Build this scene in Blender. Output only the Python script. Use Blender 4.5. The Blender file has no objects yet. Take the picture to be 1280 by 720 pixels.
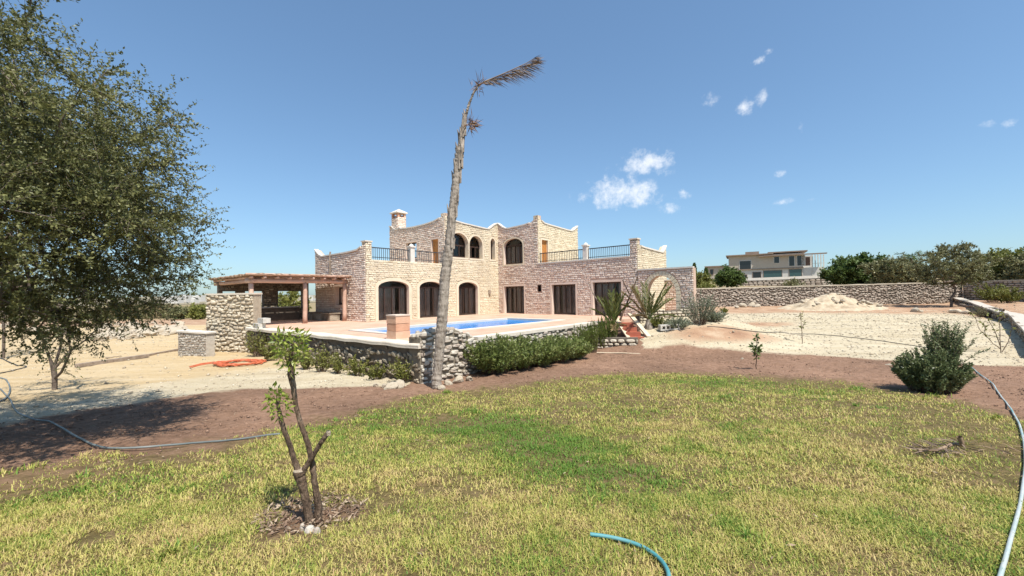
import bpy, math, random
import numpy as np
from mathutils import Vector, Matrix
from mathutils.geometry import tessellate_polygon
R = math.radians
rng = np.random.default_rng(7)
random.seed(7)
scene = bpy.context.scene
COL = scene.collection

# ------------------------------------------------------------------ camera
FPX, PITCH, ROLL, EYE = 520.0, R(.89), R(-.90), 1.40
FW = np.array([0, math.cos(PITCH), math.sin(PITCH)])
UP0 = np.array([0, -math.sin(PITCH), math.cos(PITCH)])
RT0 = np.array([1., 0, 0])
RT = math.cos(ROLL)*RT0 + math.sin(ROLL)*UP0
UP = -math.sin(ROLL)*RT0 + math.cos(ROLL)*UP0
CAM = np.array([0, 0, EYE])
cd = bpy.data.cameras.new('camera'); cam = bpy.data.objects.new('camera', cd); COL.objects.link(cam)
cd.sensor_width = 36; cd.lens = 36*FPX/1280; cd.clip_start = .05; cd.clip_end = 20000
cam.matrix_world = Matrix(((RT[0], UP[0], -FW[0], 0), (RT[1], UP[1], -FW[1], 0), (RT[2], UP[2], -FW[2], EYE), (0, 0, 0, 1)))
scene.camera = cam

def ray(x, y): return FW + RT*(x-640)/FPX + UP*(360-y)/FPX
def at(x, y, d): return CAM + ray(x, y)*d                 # photo point at a depth
def onz(x, y, z):
    r = ray(x, y); return CAM + r*((z-EYE)/r[2])

# ------------------------------------------------------------------ light
SUN_EL, SUN_XY = R(60), np.array([.55, -.835])
sd = bpy.data.lights.new('sun', 'SUN'); sd.energy = 5.0; sd.angle = R(.5); sd.color = (1, .955, .88)
sun = bpy.data.objects.new('sun', sd); COL.objects.link(sun)
SD = Vector((SUN_XY[0]*math.cos(SUN_EL), SUN_XY[1]*math.cos(SUN_EL), math.sin(SUN_EL)))
sun.rotation_euler = (-SD).to_track_quat('-Z', 'Y').to_euler(); sun.location = (0, 0, 50)

w = bpy.data.worlds.new('World'); scene.world = w; w.use_nodes = True
nt = w.node_tree; nt.nodes.clear()
N = nt.nodes.new; L = nt.links.new
out = N('ShaderNodeOutputWorld'); bg = N('ShaderNodeBackground'); L(bg.outputs[0], out.inputs[0])
sky = N('ShaderNodeTexSky'); sky.sky_type = 'NISHITA'; sky.sun_disc = False
sky.sun_elevation = SUN_EL; sky.sun_rotation = math.atan2(SUN_XY[0], SUN_XY[1])
sky.altitude = 0; sky.air_density = 1.0; sky.dust_density = .8; sky.ozone_density = 1.8
bg.inputs[1].default_value = .105
gam = N('ShaderNodeGamma'); gam.inputs[1].default_value = .78; L(sky.outputs[0], gam.inputs[0])
lift = N('ShaderNodeVectorMath'); lift.operation = 'MULTIPLY'; L(gam.outputs[0], lift.inputs[0]); lift.inputs[1].default_value = (1.08, 1.38, 1.60)
# small fair-weather clouds, placed by direction in the sky
tc = N('ShaderNodeTexCoord')
CLOUDS = [(776, 240, 56, 23, 1.1), (762, 233, 30, 12, .95), (800, 246, 24, 14, 1.0), (811, 204, 38, 20, 1.1), (838, 262, 22, 9, .8), (852, 245, 12, 8, .75),
          (931, 134, 13, 9, .85), (953, 123, 9, 15, .9), (950, 75, 11, 6, .9), (962, 64, 7, 5, .75), (889, 127, 13, 8, .8),
          (1001, 157, 6, 10, .68), (976, 217, 9, 6, .66), (985, 252, 24, 6, .7), (1008, 251, 16, 5, .68), (1262, 153, 9, 8, .46), (1235, 154, 9, 6, .44), (1275, 234, 15, 5, .45)]
mask = None
for (x, y, rx, ry, s) in CLOUDS:
    c = ray(x, y); c = c/np.linalg.norm(c)
    k = np.linalg.norm(ray(x, y))
    sub = N('ShaderNodeVectorMath'); sub.operation = 'SUBTRACT'; L(tc.outputs['Generated'], sub.inputs[0]); sub.inputs[1].default_value = c
    sc = N('ShaderNodeVectorMath'); sc.operation = 'MULTIPLY'; L(sub.outputs[0], sc.inputs[0])
    fx = FPX*k/rx; fy = FPX*k/ry
    sc.inputs[1].default_value = (fx, fx, fy)
    ln = N('ShaderNodeVectorMath'); ln.operation = 'LENGTH'; L(sc.outputs[0], ln.inputs[0])
    mr = N('ShaderNodeMapRange'); mr.interpolation_type = 'SMOOTHSTEP'; L(ln.outputs['Value'], mr.inputs[0])
    mr.inputs[1].default_value = 1.5; mr.inputs[2].default_value = .1; mr.inputs[3].default_value = 0; mr.inputs[4].default_value = s
    if mask is None: mask = mr.outputs[0]
    else:
        mx = N('ShaderNodeMath'); mx.operation = 'MAXIMUM'; L(mask, mx.inputs[0]); L(mr.outputs[0], mx.inputs[1]); mask = mx.outputs[0]
no = N('ShaderNodeTexNoise'); no.inputs['Scale'].default_value = 34; no.inputs['Detail'].default_value = 9; no.inputs['Roughness'].default_value = .62
L(tc.outputs['Generated'], no.inputs['Vector'])
a1 = N('ShaderNodeMath'); a1.operation = 'MULTIPLY_ADD'; L(no.outputs['Fac'], a1.inputs[0]); a1.inputs[1].default_value = 2.6; a1.inputs[2].default_value = -1.35
a2 = N('ShaderNodeMath'); a2.operation = 'ADD'; L(a1.outputs[0], a2.inputs[0]); L(mask, a2.inputs[1])
a3 = N('ShaderNodeMapRange'); a3.interpolation_type = 'SMOOTHSTEP'; L(a2.outputs[0], a3.inputs[0]); a3.inputs[1].default_value = .38; a3.inputs[2].default_value = 1.5; a3.inputs[4].default_value = .85
a4 = N('ShaderNodeMath'); a4.operation = 'GREATER_THAN'; L(mask, a4.inputs[0]); a4.inputs[1].default_value = .001
a5 = N('ShaderNodeMath'); a5.operation = 'MULTIPLY'; L(a3.outputs[0], a5.inputs[0]); L(a4.outputs[0], a5.inputs[1])
mixc = N('ShaderNodeMix'); mixc.data_type = 'RGBA'; L(a5.outputs[0], mixc.inputs['Factor']); L(lift.outputs[0], mixc.inputs['A']); mixc.inputs['B'].default_value = (7.4, 7.6, 7.9, 1)
L(mixc.outputs['Result'], bg.inputs[0])

scene.view_settings.view_transform = 'Standard'; scene.view_settings.look = 'None'
scene.view_settings.exposure = .5; scene.view_settings.gamma = 1; scene.view_settings.use_curve_mapping = False
scene.render.engine = 'CYCLES'
scene.cycles.max_bounces = 6; scene.cycles.diffuse_bounces = 3; scene.cycles.transparent_max_bounces = 6

# ------------------------------------------------------------------ small numeric tools
def _hash(i, j, s):
    n = (i.astype(np.int64)*374761393 + j.astype(np.int64)*668265263 + s*69069) & 0x7fffffff
    n = ((n ^ (n >> 13))*1274126177) & 0x7fffffff
    return ((n ^ (n >> 16)) & 0xffff)/65535.
def vnoise(x, y, s=0):
    x = np.asarray(x, float); y = np.asarray(y, float)
    i = np.floor(x); j = np.floor(y); fx = x-i; fy = y-j; fx = fx*fx*(3-2*fx); fy = fy*fy*(3-2*fy)
    i = i.astype(np.int64); j = j.astype(np.int64)
    return (_hash(i, j, s)*(1-fx)+_hash(i+1, j, s)*fx)*(1-fy)+(_hash(i, j+1, s)*(1-fx)+_hash(i+1, j+1, s)*fx)*fy
def fbm(x, y, s=0, o=4):
    r = 0; a = .5; t = 0
    for k in range(o): r = r + a*vnoise(np.asarray(x)*2**k, np.asarray(y)*2**k, s+k); t += a; a *= .5
    return r/t
def sstep(a, b, x):
    t = np.clip((np.asarray(x, float)-a)/(b-a), 0, 1); return t*t*(3-2*t)

# house frame: corner of the L, wing A runs along -dA, wing B along +dB
TH = R(48.5); C0 = np.array([-1.0, 31.43]); dA = np.array([math.cos(TH), math.sin(TH)]); dB = np.array([math.sin(TH), -math.cos(TH)])
def H(a, b, z=0): p = C0+a*dA+b*dB; return np.array([p[0], p[1], z])

# ------------------------------------------------------------------ ground height (metres; terrace is z = 0)
LOW = np.array([(46, 43.5), (43.8, 41), (31, 26), (18.9, 15.0), (16.2, 12.4)])      # low wall on the right
def seg_side(x, y):
    # positive: to the right of the low wall
    xs = np.interp(y, LOW[::-1, 1], LOW[::-1, 0]); return x-xs
def gz(x, y):
    x = np.asarray(x, float); y = np.asarray(y, float)
    z = -.2-.083*y
    z = np.where(z > .6, .6+(z-.6)*.1, z)
    z = np.maximum(z, -1.2) + .06*np.exp(-((y-12)/1.5)**2)
    t = x/np.maximum(y, 1)
    wR = sstep(.12, .42, t)
    rise = np.interp(y, [0, 17, 30, 44, 55, 75, 105, 160, 400, 4000], [0, 0, .45, 1.08, 1.9, 3.6, 5.4, 5.8, 6, 6])
    wL = 1-wR
    fall = np.interp(y, [0, 40, 80, 200, 4000], [0, 0, -.3, -2, -2])
    z = z + wR*rise + wL*fall
    z = z + .42*sstep(.1, .5, seg_side(x, y))*sstep(11.0, 13.0, y)*(1-sstep(41, 46, y))
    z = z + 1.05*(1-sstep(1.2, 6.8, np.hypot(x-8.9, y-22.4)))
    z = z + .10*(fbm(x*.25, y*.25, 3)-.5)*sstep(3, 14, y)*2 + .03*(fbm(x*1.1, y*1.1, 9)-.5)*2
    return z
def G(x, y): return float(gz(x, y))
def ong(x, y, dz=0):
    # photo point -> point on the ground
    r = ray(x, y); lo = .5
    t = 1.0
    while t < 400:
        p = CAM+r*t
        if p[2] < G(p[0], p[1])+dz: break
        t *= 1.02
    a, b = t/1.02, t
    for k in range(20):
        m = (a+b)/2; p = CAM+r*m
        if p[2] < G(p[0], p[1])+dz: b = m
        else: a = m
    return CAM+r*b

# ------------------------------------------------------------------ mesh helpers
def obj(name, V, F, mat, parent=None, uv=None, attrs=None, smooth=False):
    V = np.asarray(V, float).reshape(-1, 3)
    if parent is not None:
        V = V-np.array(parent['_o'])
    me = bpy.data.meshes.new(name)
    if isinstance(F, np.ndarray):
        k = F.shape[1]; n = len(F)
        me.vertices.add(len(V)); me.vertices.foreach_set('co', V.astype(np.float32).ravel())
        me.loops.add(n*k); me.loops.foreach_set('vertex_index', F.astype(np.int32).ravel())
        me.polygons.add(n); me.polygons.foreach_set('loop_start', np.arange(0, n*k, k, dtype=np.int32))
        me.polygons.foreach_set('loop_total', np.full(n, k, np.int32))
        me.update(calc_edges=True)
    else:
        me.from_pydata([tuple(v) for v in V], [], F); me.update()
    if smooth: me.polygons.foreach_set('use_smooth', np.ones(len(me.polygons), bool))
    for an, (dom, vals) in (attrs or {}).items():
        at_ = me.attributes.new(an, 'FLOAT', dom); at_.data.foreach_set('value', np.asarray(vals, np.float32))
    me.materials.append(mat)
    o = bpy.data.objects.new(name, me); COL.objects.link(o)
    if parent is not None:
        o.parent = parent
        pp = np.array(parent['_o'])
        o['_o'] = tuple(pp)
    else: o['_o'] = (0., 0., 0.)
    return o
def thing(name, label, cat, loc, group=None):
    o = bpy.data.objects.new(name, None); COL.objects.link(o); o.location = tuple(loc); o.empty_display_size = .2
    o['_o'] = tuple(float(v) for v in loc); o['label'] = label; o['category'] = cat
    if group: o['group'] = group
    return o
def tag(o, label, cat, group=None):
    o['label'] = label; o['category'] = cat
    if group: o['group'] = group
    return o
def struct(o): o['kind'] = 'structure'; return o

class MB:
    def __init__(s): s.v = []; s.f = []; s.tone = []
    def add(s, V, F, tone=None):
        b = len(s.v); s.v.extend([tuple(p) for p in V]); s.f.extend([tuple(i+b for i in f) for f in F])
        s.tone.extend([random.random() if tone is None else tone]*len(F))
    def box(s, c, ax, half, tone=None):
        c = np.array(c); ax = [np.array(a) for a in ax]
        V = [c+sx*half[0]*ax[0]+sy*half[1]*ax[1]+sz*half[2]*ax[2] for sx in (-1, 1) for sy in (-1, 1) for sz in (-1, 1)]
        s.add(V, [(0, 1, 3, 2), (4, 6, 7, 5), (0, 4, 5, 1), (2, 3, 7, 6), (0, 2, 6, 4), (1, 5, 7, 3)], tone)
    def beam(s, p, q, w, h, tone=None, up=(0, 0, 1)):
        p = np.array(p, float); q = np.array(q, float); d = q-p; l = np.linalg.norm(d); d = d/l
        u = np.array(up, float); x = np.cross(d, u); x /= np.linalg.norm(x); u = np.cross(x, d)
        s.box((p+q)/2, (d, x, u), (l/2, w/2, h/2), tone)
    def tube(s, P, r, n=6, tone=None, cap=True):
        P = [np.array(p, float) for p in P]; m = len(P)
        r = [r]*m if np.isscalar(r) else r
        V = []; ref = np.array([.31, .17, .93])
        for i in range(m):
            d = P[min(i+1, m-1)]-P[max(i-1, 0)]; d = d/(np.linalg.norm(d)+1e-9)
            x = np.cross(d, ref); x /= np.linalg.norm(x)+1e-9; y = np.cross(d, x)
            for k in range(n):
                a = 2*math.pi*k/n; V.append(P[i]+r[i]*(math.cos(a)*x+math.sin(a)*y))
        F = [(i*n+k, i*n+(k+1) % n, (i+1)*n+(k+1) % n, (i+1)*n+k) for i in range(m-1) for k in range(n)]
        if cap: F.append(tuple(range(n))[::-1]); F.append(tuple((m-1)*n+k for k in range(n)))
        s.add(V, F, tone)
    def lathe(s, c, prof, n=12, tone=None):
        c = np.array(c, float); V = []; m = len(prof)
        for (r, z) in prof:
            for k in range(n): a = 2*math.pi*k/n; V.append(c+np.array([r*math.cos(a), r*math.sin(a), z]))
        F = [(i*n+k, i*n+(k+1) % n, (i+1)*n+(k+1) % n, (i+1)*n+k) for i in range(m-1) for k in range(n)]
        F.append(tuple(range(n))[::-1]); F.append(tuple((m-1)*n+k for k in range(n)))
        s.add(V, F, tone)
    def prism(s, outer, holes, fr, d0, d1, tone=.5):
        # polygon with holes in a frame fr(u, z, out); from offset d0 (outside) to d1 (inside)
        loops = [outer]+list(holes); pts = [p for l in loops for p in l]; n = len(pts)
        tri = tessellate_polygon([[Vector((p[0], p[1], 0)) for p in l] for l in loops])
        V = [fr(p[0], p[1], d0) for p in pts]+[fr(p[0], p[1], d1) for p in pts]
        F = [tuple(t) for t in tri]+[tuple(i+n for i in t)[::-1] for t in tri]
        b = 0
        for l in loops:
            k = len(l)
            for i in range(k): F.append((b+i, b+(i+1) % k, b+(i+1) % k+n, b+i+n))
            b += k
        s.add(V, F, tone)
    def build(s, name, mat, parent=None, smooth=False):
        o = obj(name, s.v, s.f, mat, parent, attrs={'tone': ('FACE', s.tone)}, smooth=smooth); return o
def fixn(o):
    import bmesh
    bm = bmesh.new(); bm.from_mesh(o.data); bmesh.ops.recalc_face_normals(bm, faces=bm.faces); bm.to_mesh(o.data); bm.free(); return o

# ------------------------------------------------------------------ materials
def mat(name, cols, rough=.9, scale=4., tone=0., bump=0., bscale=20., detail=5., spec=.3, stretch=None, stain=0.):
    """noise-mixed colours; tone>0 lets the per-face 'tone' value pick along the ramp too"""
    m = bpy.data.materials.new(name); m.use_nodes = True; t = m.node_tree; n = t.nodes; l = t.links
    b = n['Principled BSDF']; b.inputs['Roughness'].default_value = rough; b.inputs['Specular IOR Level'].default_value = spec
    tc = n.new('ShaderNodeTexCoord'); vec = tc.outputs['Object']
    if stretch:
        mp = n.new('ShaderNodeMapping'); mp.inputs['Scale'].default_value = stretch; l.new(vec, mp.inputs[0]); vec = mp.outputs[0]
    no = n.new('ShaderNodeTexNoise'); no.inputs['Scale'].default_value = scale; no.inputs['Detail'].default_value = detail; no.inputs['Roughness'].default_value = .6; l.new(vec, no.inputs['Vector'])
    ramp = n.new('ShaderNodeValToRGB'); e = ramp.color_ramp.elements
    k = len(cols)
    while len(e) < k: e.new(.5)
    for i, c in enumerate(cols): e[i].position = .0 if k == 1 else i/(k-1); e[i].color = (*c, 1)
    fac = n.new('ShaderNodeMapRange'); l.new(no.outputs['Fac'], fac.inputs[0]); fac.inputs[1].default_value = .28; fac.inputs[2].default_value = .72
    f = fac.outputs[0]
    if tone > 0:
        a = n.new('ShaderNodeAttribute'); a.attribute_name = 'tone'
        mx = n.new('ShaderNodeMix'); mx.inputs['Factor'].default_value = tone; l.new(f, mx.inputs['A']); l.new(a.outputs['Fac'], mx.inputs['B']); f = mx.outputs['Result']
    l.new(f, ramp.inputs[0]); src = ramp.outputs[0]
    if stain > 0:      # rain runs and grime down the masonry
        mp2 = n.new('ShaderNodeMapping'); mp2.inputs['Scale'].default_value = (1.1, 1.1, .22); l.new(tc.outputs['Object'], mp2.inputs[0])
        n2 = n.new('ShaderNodeTexNoise'); n2.inputs['Scale'].default_value = 1.0; n2.inputs['Detail'].default_value = 7; n2.inputs['Roughness'].default_value = .65; l.new(mp2.outputs[0], n2.inputs['Vector'])
        r2 = n.new('ShaderNodeMapRange'); l.new(n2.outputs['Fac'], r2.inputs[0]); r2.inputs[1].default_value = .48; r2.inputs[2].default_value = .72; r2.inputs[4].default_value = stain
        mx2 = n.new('ShaderNodeMix'); mx2.data_type = 'RGBA'; l.new(r2.outputs[0], mx2.inputs['Factor']); l.new(src, mx2.inputs['A']); mx2.inputs['B'].default_value = (.30, .22, .16, 1); src = mx2.outputs['Result']
    l.new(src, b.inputs['Base Color'])
    if bump > 0:
        nb = n.new('ShaderNodeTexNoise'); nb.inputs['Scale'].default_value = bscale; nb.inputs['Detail'].default_value = 6; l.new(vec, nb.inputs['Vector'])
        bp = n.new('ShaderNodeBump'); bp.inputs['Strength'].default_value = bump; bp.inputs['Distance'].default_value = .03; l.new(nb.outputs['Fac'], bp.inputs['Height']); l.new(bp.outputs[0], b.inputs['Normal'])
    return m
def leafmat(name, cols, trans=.3, rough=.5, spec=.35):
    m = mat(name, cols, rough=rough, scale=1.3, tone=.75, spec=spec); t = m.node_tree; n = t.nodes; l = t.links
    b = n['Principled BSDF']; tr = n.new('ShaderNodeBsdfTranslucent'); mx = n.new('ShaderNodeMixShader'); mx.inputs[0].default_value = trans
    src = b.inputs['Base Color'].links[0].from_socket
    l.new(src, tr.inputs['Color']); l.new(b.outputs[0], mx.inputs[1]); l.new(tr.outputs[0], mx.inputs[2]); l.new(mx.outputs[0], n['Material Output'].inputs[0])
    return m
M = {}
M['stone'] = mat('stone_tan', [(.52, .42, .28), (.66, .57, .41), (.72, .64, .48), (.64, .54, .39), (.76, .70, .56)], scale=.9, tone=.6, bump=.5, bscale=18, stain=.35)
M['stonepink'] = mat('stone_pink', [(.56, .39, .30), (.72, .60, .50), (.80, .70, .60), (.66, .49, .39), (.82, .74, .65)], scale=.9, tone=.58, bump=.5, bscale=18, stain=.35)  # redder stone; its pale tones also paint stones catching grazing sun
M['mortar'] = mat('mortar_pale', [(.50, .41, .28), (.62, .53, .38)], scale=3, bump=.4)
M['mortarpink_shade'] = mat('mortar_rose_shade', [(.44, .30, .225), (.56, .41, .315)], scale=3, bump=.4)  # browner joints: shade under grazing light put into the mortar colour
M['drystone'] = mat('drystone_grey', [(.17, .145, .12), (.36, .32, .27), (.50, .45, .38), (.30, .24, .19), (.60, .56, .49)], scale=2, tone=.7, bump=.8, bscale=14)
M['weathered'] = mat('weathered_and_shade_stone', [(.08, .06, .042), (.25, .20, .14), (.40, .34, .25), (.15, .115, .08), (.50, .44, .34)], scale=2, tone=.75, bump=.9, bscale=14)  # weathered walls; also painted-in shade for the pergola back wall and bench
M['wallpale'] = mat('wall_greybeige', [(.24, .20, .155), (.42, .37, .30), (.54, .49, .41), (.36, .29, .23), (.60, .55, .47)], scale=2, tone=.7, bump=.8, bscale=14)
M['tallstone'] = mat('tall_wall_stone', [(.36, .29, .20), (.54, .46, .34), (.62, .55, .43), (.46, .37, .26), (.68, .61, .49)], scale=2, tone=.7, bump=.8, bscale=14)
M['wallgap'] = mat('wall_gap', [(.18, .15, .11), (.26, .22, .165)], scale=5, bump=.5)
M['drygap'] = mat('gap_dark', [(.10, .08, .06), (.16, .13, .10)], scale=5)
M['limestone'] = mat('limestone', [(.36, .30, .22), (.50, .43, .33), (.62, .555, .45)], scale=2.5, tone=.6, bump=.8, bscale=10)
M['farstone'] = mat('far_stone', [(.20, .15, .115), (.38, .31, .25), (.50, .43, .35), (.33, .24, .185)], scale=1.0, tone=.7, bump=.8, bscale=8)
M['white'] = mat('white_lime', [(.56, .51, .44), (.68, .63, .56)], scale=3, bump=.15)
M['plaster'] = mat('plaster_rose', [(.60, .46, .37), (.70, .57, .47)], scale=2.5, bump=.2)
M['plastertan'] = mat('plaster_tan', [(.60, .50, .36), (.70, .60, .46)], scale=2.5, bump=.2)
M['coping'] = mat('coping_concrete', [(.50, .43, .34), (.64, .57, .47), (.56, .48, .38)], scale=1.5, bump=.3)
M['poolcoping'] = mat('pool_coping', [(.56, .50, .42), (.66, .60, .51)], scale=1.5, bump=.15)
M['darkframe'] = mat('dark_brown_frame', [(.04, .024, .018), (.07, .042, .032)], rough=.45, scale=6)
M['curtain'] = mat('curtain_taupe', [(.34, .28, .24), (.48, .40, .35)], scale=3)
M['orange'] = mat('orange_wood_door', [(.42, .17, .045), (.55, .25, .075)], rough=.5, scale=5, stretch=(6, 6, 1))
M['rail'] = mat('iron_rail', [(.035, .04, .045), (.06, .06, .065)], rough=.5)
M['log'] = mat('pink_log', [(.42, .26, .19), (.56, .38, .29), (.62, .45, .36)], scale=3, tone=.4, bump=.3)
M['cane'] = mat('cane_thatch', [(.16, .10, .065), (.30, .20, .13), (.40, .29, .19)], scale=6, tone=.5, stretch=(1, 1, 1))
M['wood'] = mat('grey_driftwood', [(.16, .12, .09), (.32, .25, .19), (.42, .35, .28)], scale=5, tone=.3, bump=.5)
M['plank'] = mat('pale_plank', [(.50, .40, .28), (.66, .55, .41)], scale=4, tone=.3, stretch=(3, 3, 3))
M['cutwood'] = mat('cut_wood', [(.26, .20, .14), (.44, .37, .28)], scale=40, bump=.6, bscale=60)
M['terracotta'] = mat('terracotta', [(.46, .22, .13), (.60, .34, .22), (.66, .44, .31)], scale=3, tone=.6, bump=.3)
M['redtile'] = mat('red_tile', [(.36, .10, .06), (.48, .17, .10)], scale=5, tone=.5, bump=.3)
M['conc'] = mat('concrete', [(.42, .39, .34), (.60, .57, .51)], scale=4, bump=.5)
M['hose'] = mat('hose_teal', [(.04, .17, .19), (.07, .26, .28), (.16, .34, .35)], rough=.4, scale=2, spec=.5)
M['hose2'] = mat('hose_teal_faded', [(.07, .20, .21), (.12, .29, .30), (.42, .44, .42), (.10, .24, .25)], rough=.4, scale=.9, spec=.5)
M['hosegrey'] = mat('hose_faded', [(.07, .085, .085), (.13, .15, .145), (.24, .25, .235)], rough=.5, scale=1.2, spec=.4)
M['blackpipe'] = mat('black_pipe', [(.025, .025, .025), (.05, .05, .045)], rough=.5)
M['orangepipe'] = mat('orange_pipe', [(.50, .11, .045), (.60, .17, .085)], rough=.45, scale=3)
M['bark'] = mat('bark_grey', [(.07, .052, .04), (.15, .115, .09), (.22, .18, .14)], scale=7, bump=.8, bscale=25)
M['barkbrown'] = mat('bark_brown', [(.05, .032, .022), (.13, .085, .055), (.25, .18, .125)], scale=22, bump=1.0, bscale=70, stretch=(1, 1, .35))
M['palmtrunk'] = mat('dead_palm_trunk', [(.13, .10, .08), (.27, .22, .175), (.40, .34, .28), (.19, .145, .115)], scale=4.5, bump=.9, bscale=12, stretch=(2.5, 2.5, .7))
M['deadleaf'] = mat('dead_frond', [(.16, .11, .08), (.30, .22, .16)], scale=4)
M['fibre'] = mat('palm_fibre', [(.17, .09, .05), (.30, .18, .10)], scale=8)
M['argan'] = leafmat('argan_leaf', [(.045, .052, .019), (.11, .12, .04), (.21, .21, .075), (.38, .36, .15)], .28)
M['dark'] = leafmat('dark_leaf', [(.04, .066, .018), (.10, .15, .035), (.17, .22, .065)], .25)
M['olive'] = leafmat('olive_leaf', [(.11, .115, .05), (.20, .20, .09), (.31, .295, .14)], .2)
M['mixleaf'] = leafmat('bushy_leaf', [(.08, .096, .022), (.19, .20, .045), (.31, .295, .08)], .25)
M['oleander'] = leafmat('oleander_leaf', [(.06, .085, .024), (.13, .17, .04), (.24, .27, .085), (.36, .36, .15)], .25, rough=.4)
M['bushleaf'] = leafmat('dense_bush_leaf', [(.05, .072, .028), (.12, .155, .06), (.21, .24, .11), (.34, .35, .19)], .25, rough=.4)
M['upright'] = leafmat('upright_leaf', [(.07, .11, .018), (.16, .21, .04), (.27, .30, .08)], .3)
M['lavender'] = leafmat('greygreen_leaf', [(.12, .145, .095), (.22, .25, .165), (.33, .35, .24)], .2)
M['citrus'] = leafmat('citrus_leaf', [(.09, .14, .02), (.26, .32, .05), (.50, .50, .13)], .4, rough=.35)
M['palmleaf'] = leafmat('palm_leaf', [(.07, .10, .025), (.15, .17, .045), (.30, .27, .09)], .3)
M['drypalm'] = leafmat('dry_palm_leaf', [(.24, .17, .08), (.38, .29, .15)], .3)
M['neighwall'] = mat('neighbour_beige', [(.45, .38, .30), (.52, .45, .365)], scale=1, bump=.1)
M['neighwhite'] = mat('neighbour_white', [(.54, .51, .46), (.62, .59, .54)], scale=1)
M['neighroof'] = mat('neighbour_roof_edge', [(.22, .16, .12), (.30, .22, .17)], scale=1)
M['teal'] = mat('tinted_glass', [(.03, .07, .07), (.05, .10, .10)], rough=.12, spec=.6)
M['darkglass'] = mat('dark_glass', [(.012, .012, .014), (.02, .02, .022)], rough=.08, spec=.6)
M['rubble'] = mat('rubble_pale', [(.28, .21, .135), (.42, .335, .23), (.52, .44, .32)], scale=2, bump=1, bscale=6)
M['canes'] = leafmat('reed_fence', [(.22, .18, .10), (.34, .27, .16), (.14, .15, .06)], .15)
M['twig'] = mat('dry_twig', [(.20, .13, .08), (.38, .28, .18)], scale=5)
M['pebble'] = mat('pebble', [(.28, .22, .15), (.45, .38, .28), (.62, .55, .43)], scale=3, tone=.7)
M['clod'] = mat('soil_clod', [(.13, .075, .05), (.23, .14, .095), (.31, .20, .14)], scale=3, tone=.7)

def glassmat():
    m = bpy.data.materials.new('window_glass'); m.use_nodes = True; t = m.node_tree; n = t.nodes; l = t.links
    n.remove(n['Principled BSDF']); tr = n.new('ShaderNodeBsdfTransparent'); tr.inputs[0].default_value = (.86, .85, .83, 1)
    gl = n.new('ShaderNodeBsdfGlossy'); gl.inputs['Roughness'].default_value = .03; gl.inputs['Color'].default_value = (.8, .8, .8, 1)
    fr = n.new('ShaderNodeFresnel'); fr.inputs[0].default_value = 1.5; mx = n.new('ShaderNodeMixShader')
    l.new(fr.outputs[0], mx.inputs[0]); l.new(tr.outputs[0], mx.inputs[1]); l.new(gl.outputs[0], mx.inputs[2]); l.new(mx.outputs[0], n['Material Output'].inputs[0]); return m
M['glass'] = glassmat()
def watermat():
    m = bpy.data.materials.new('pool_water'); m.use_nodes = True; t = m.node_tree; n = t.nodes; l = t.links
    b = n['Principled BSDF']; b.inputs['Roughness'].default_value = .06; b.inputs['IOR'].default_value = 1.12; b.inputs['Specular IOR Level'].default_value = .15
    tc = n.new('ShaderNodeTexCoord'); no = n.new('ShaderNodeTexNoise'); no.inputs['Scale'].default_value = .8; no.inputs['Detail'].default_value = 2; l.new(tc.outputs['Object'], no.inputs['Vector'])
    r = n.new('ShaderNodeValToRGB'); r.color_ramp.elements[0].position = .35; r.color_ramp.elements[1].position = .68; r.color_ramp.elements[0].color = (.004, .15, .45, 1); r.color_ramp.elements[1].color = (.01, .21, .57, 1)
    l.new(no.outputs['Fac'], r.inputs[0]); l.new(r.outputs[0], b.inputs['Base Color'])
    nb = n.new('ShaderNodeTexNoise'); nb.inputs['Scale'].default_value = 5; nb.inputs['Detail'].default_value = 3; l.new(tc.outputs['Object'], nb.inputs['Vector'])
    bp = n.new('ShaderNodeBump'); bp.inputs['Strength'].default_value = .35; bp.inputs['Distance'].default_value = .05; l.new(nb.outputs['Fac'], bp.inputs['Height']); l.new(bp.outputs[0], b.inputs['Normal'])
    return m
M['water'] = watermat()
M['pooltile'] = mat('pool_blue_tile', [(.03, .12, .34), (.05, .20, .46)], rough=.3, scale=4)
def pavemat():
    m = mat('paving_salmon', [(.50, .30, .205), (.58, .37, .265), (.62, .43, .32)], scale=.7, bump=.15); t = m.node_tree; n = t.nodes; l = t.links
    b = n['Principled BSDF']; src = b.inputs['Base Color'].links[0].from_socket
    tc = n.new('ShaderNodeTexCoord'); mp = n.new('ShaderNodeMapping'); mp.inputs['Rotation'].default_value = (0, 0, -TH); l.new(tc.outputs['Object'], mp.inputs[0])
    br = n.new('ShaderNodeTexBrick'); br.offset = 0; br.inputs['Scale'].default_value = 1; br.inputs['Brick Width'].default_value = .4; br.inputs['Row Height'].default_value = .4; br.inputs['Mortar Size'].default_value = .008
    br.inputs['Color1'].default_value = (1, 1, 1, 1); br.inputs['Color2'].default_value = (.9, .9, .9, 1); br.inputs['Mortar'].default_value = (.62, .6, .58, 1); l.new(mp.outputs[0], br.inputs['Vector'])
    mx = n.new('ShaderNodeMix'); mx.data_type = 'RGBA'; mx.blend_type = 'MULTIPLY'; mx.inputs['Factor'].default_value = 1; l.new(src, mx.inputs['A']); l.new(br.outputs['Color'], mx.inputs['B']); l.new(mx.outputs['Result'], b.inputs['Base Color']); return m
M['paving'] = pavemat()

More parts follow.
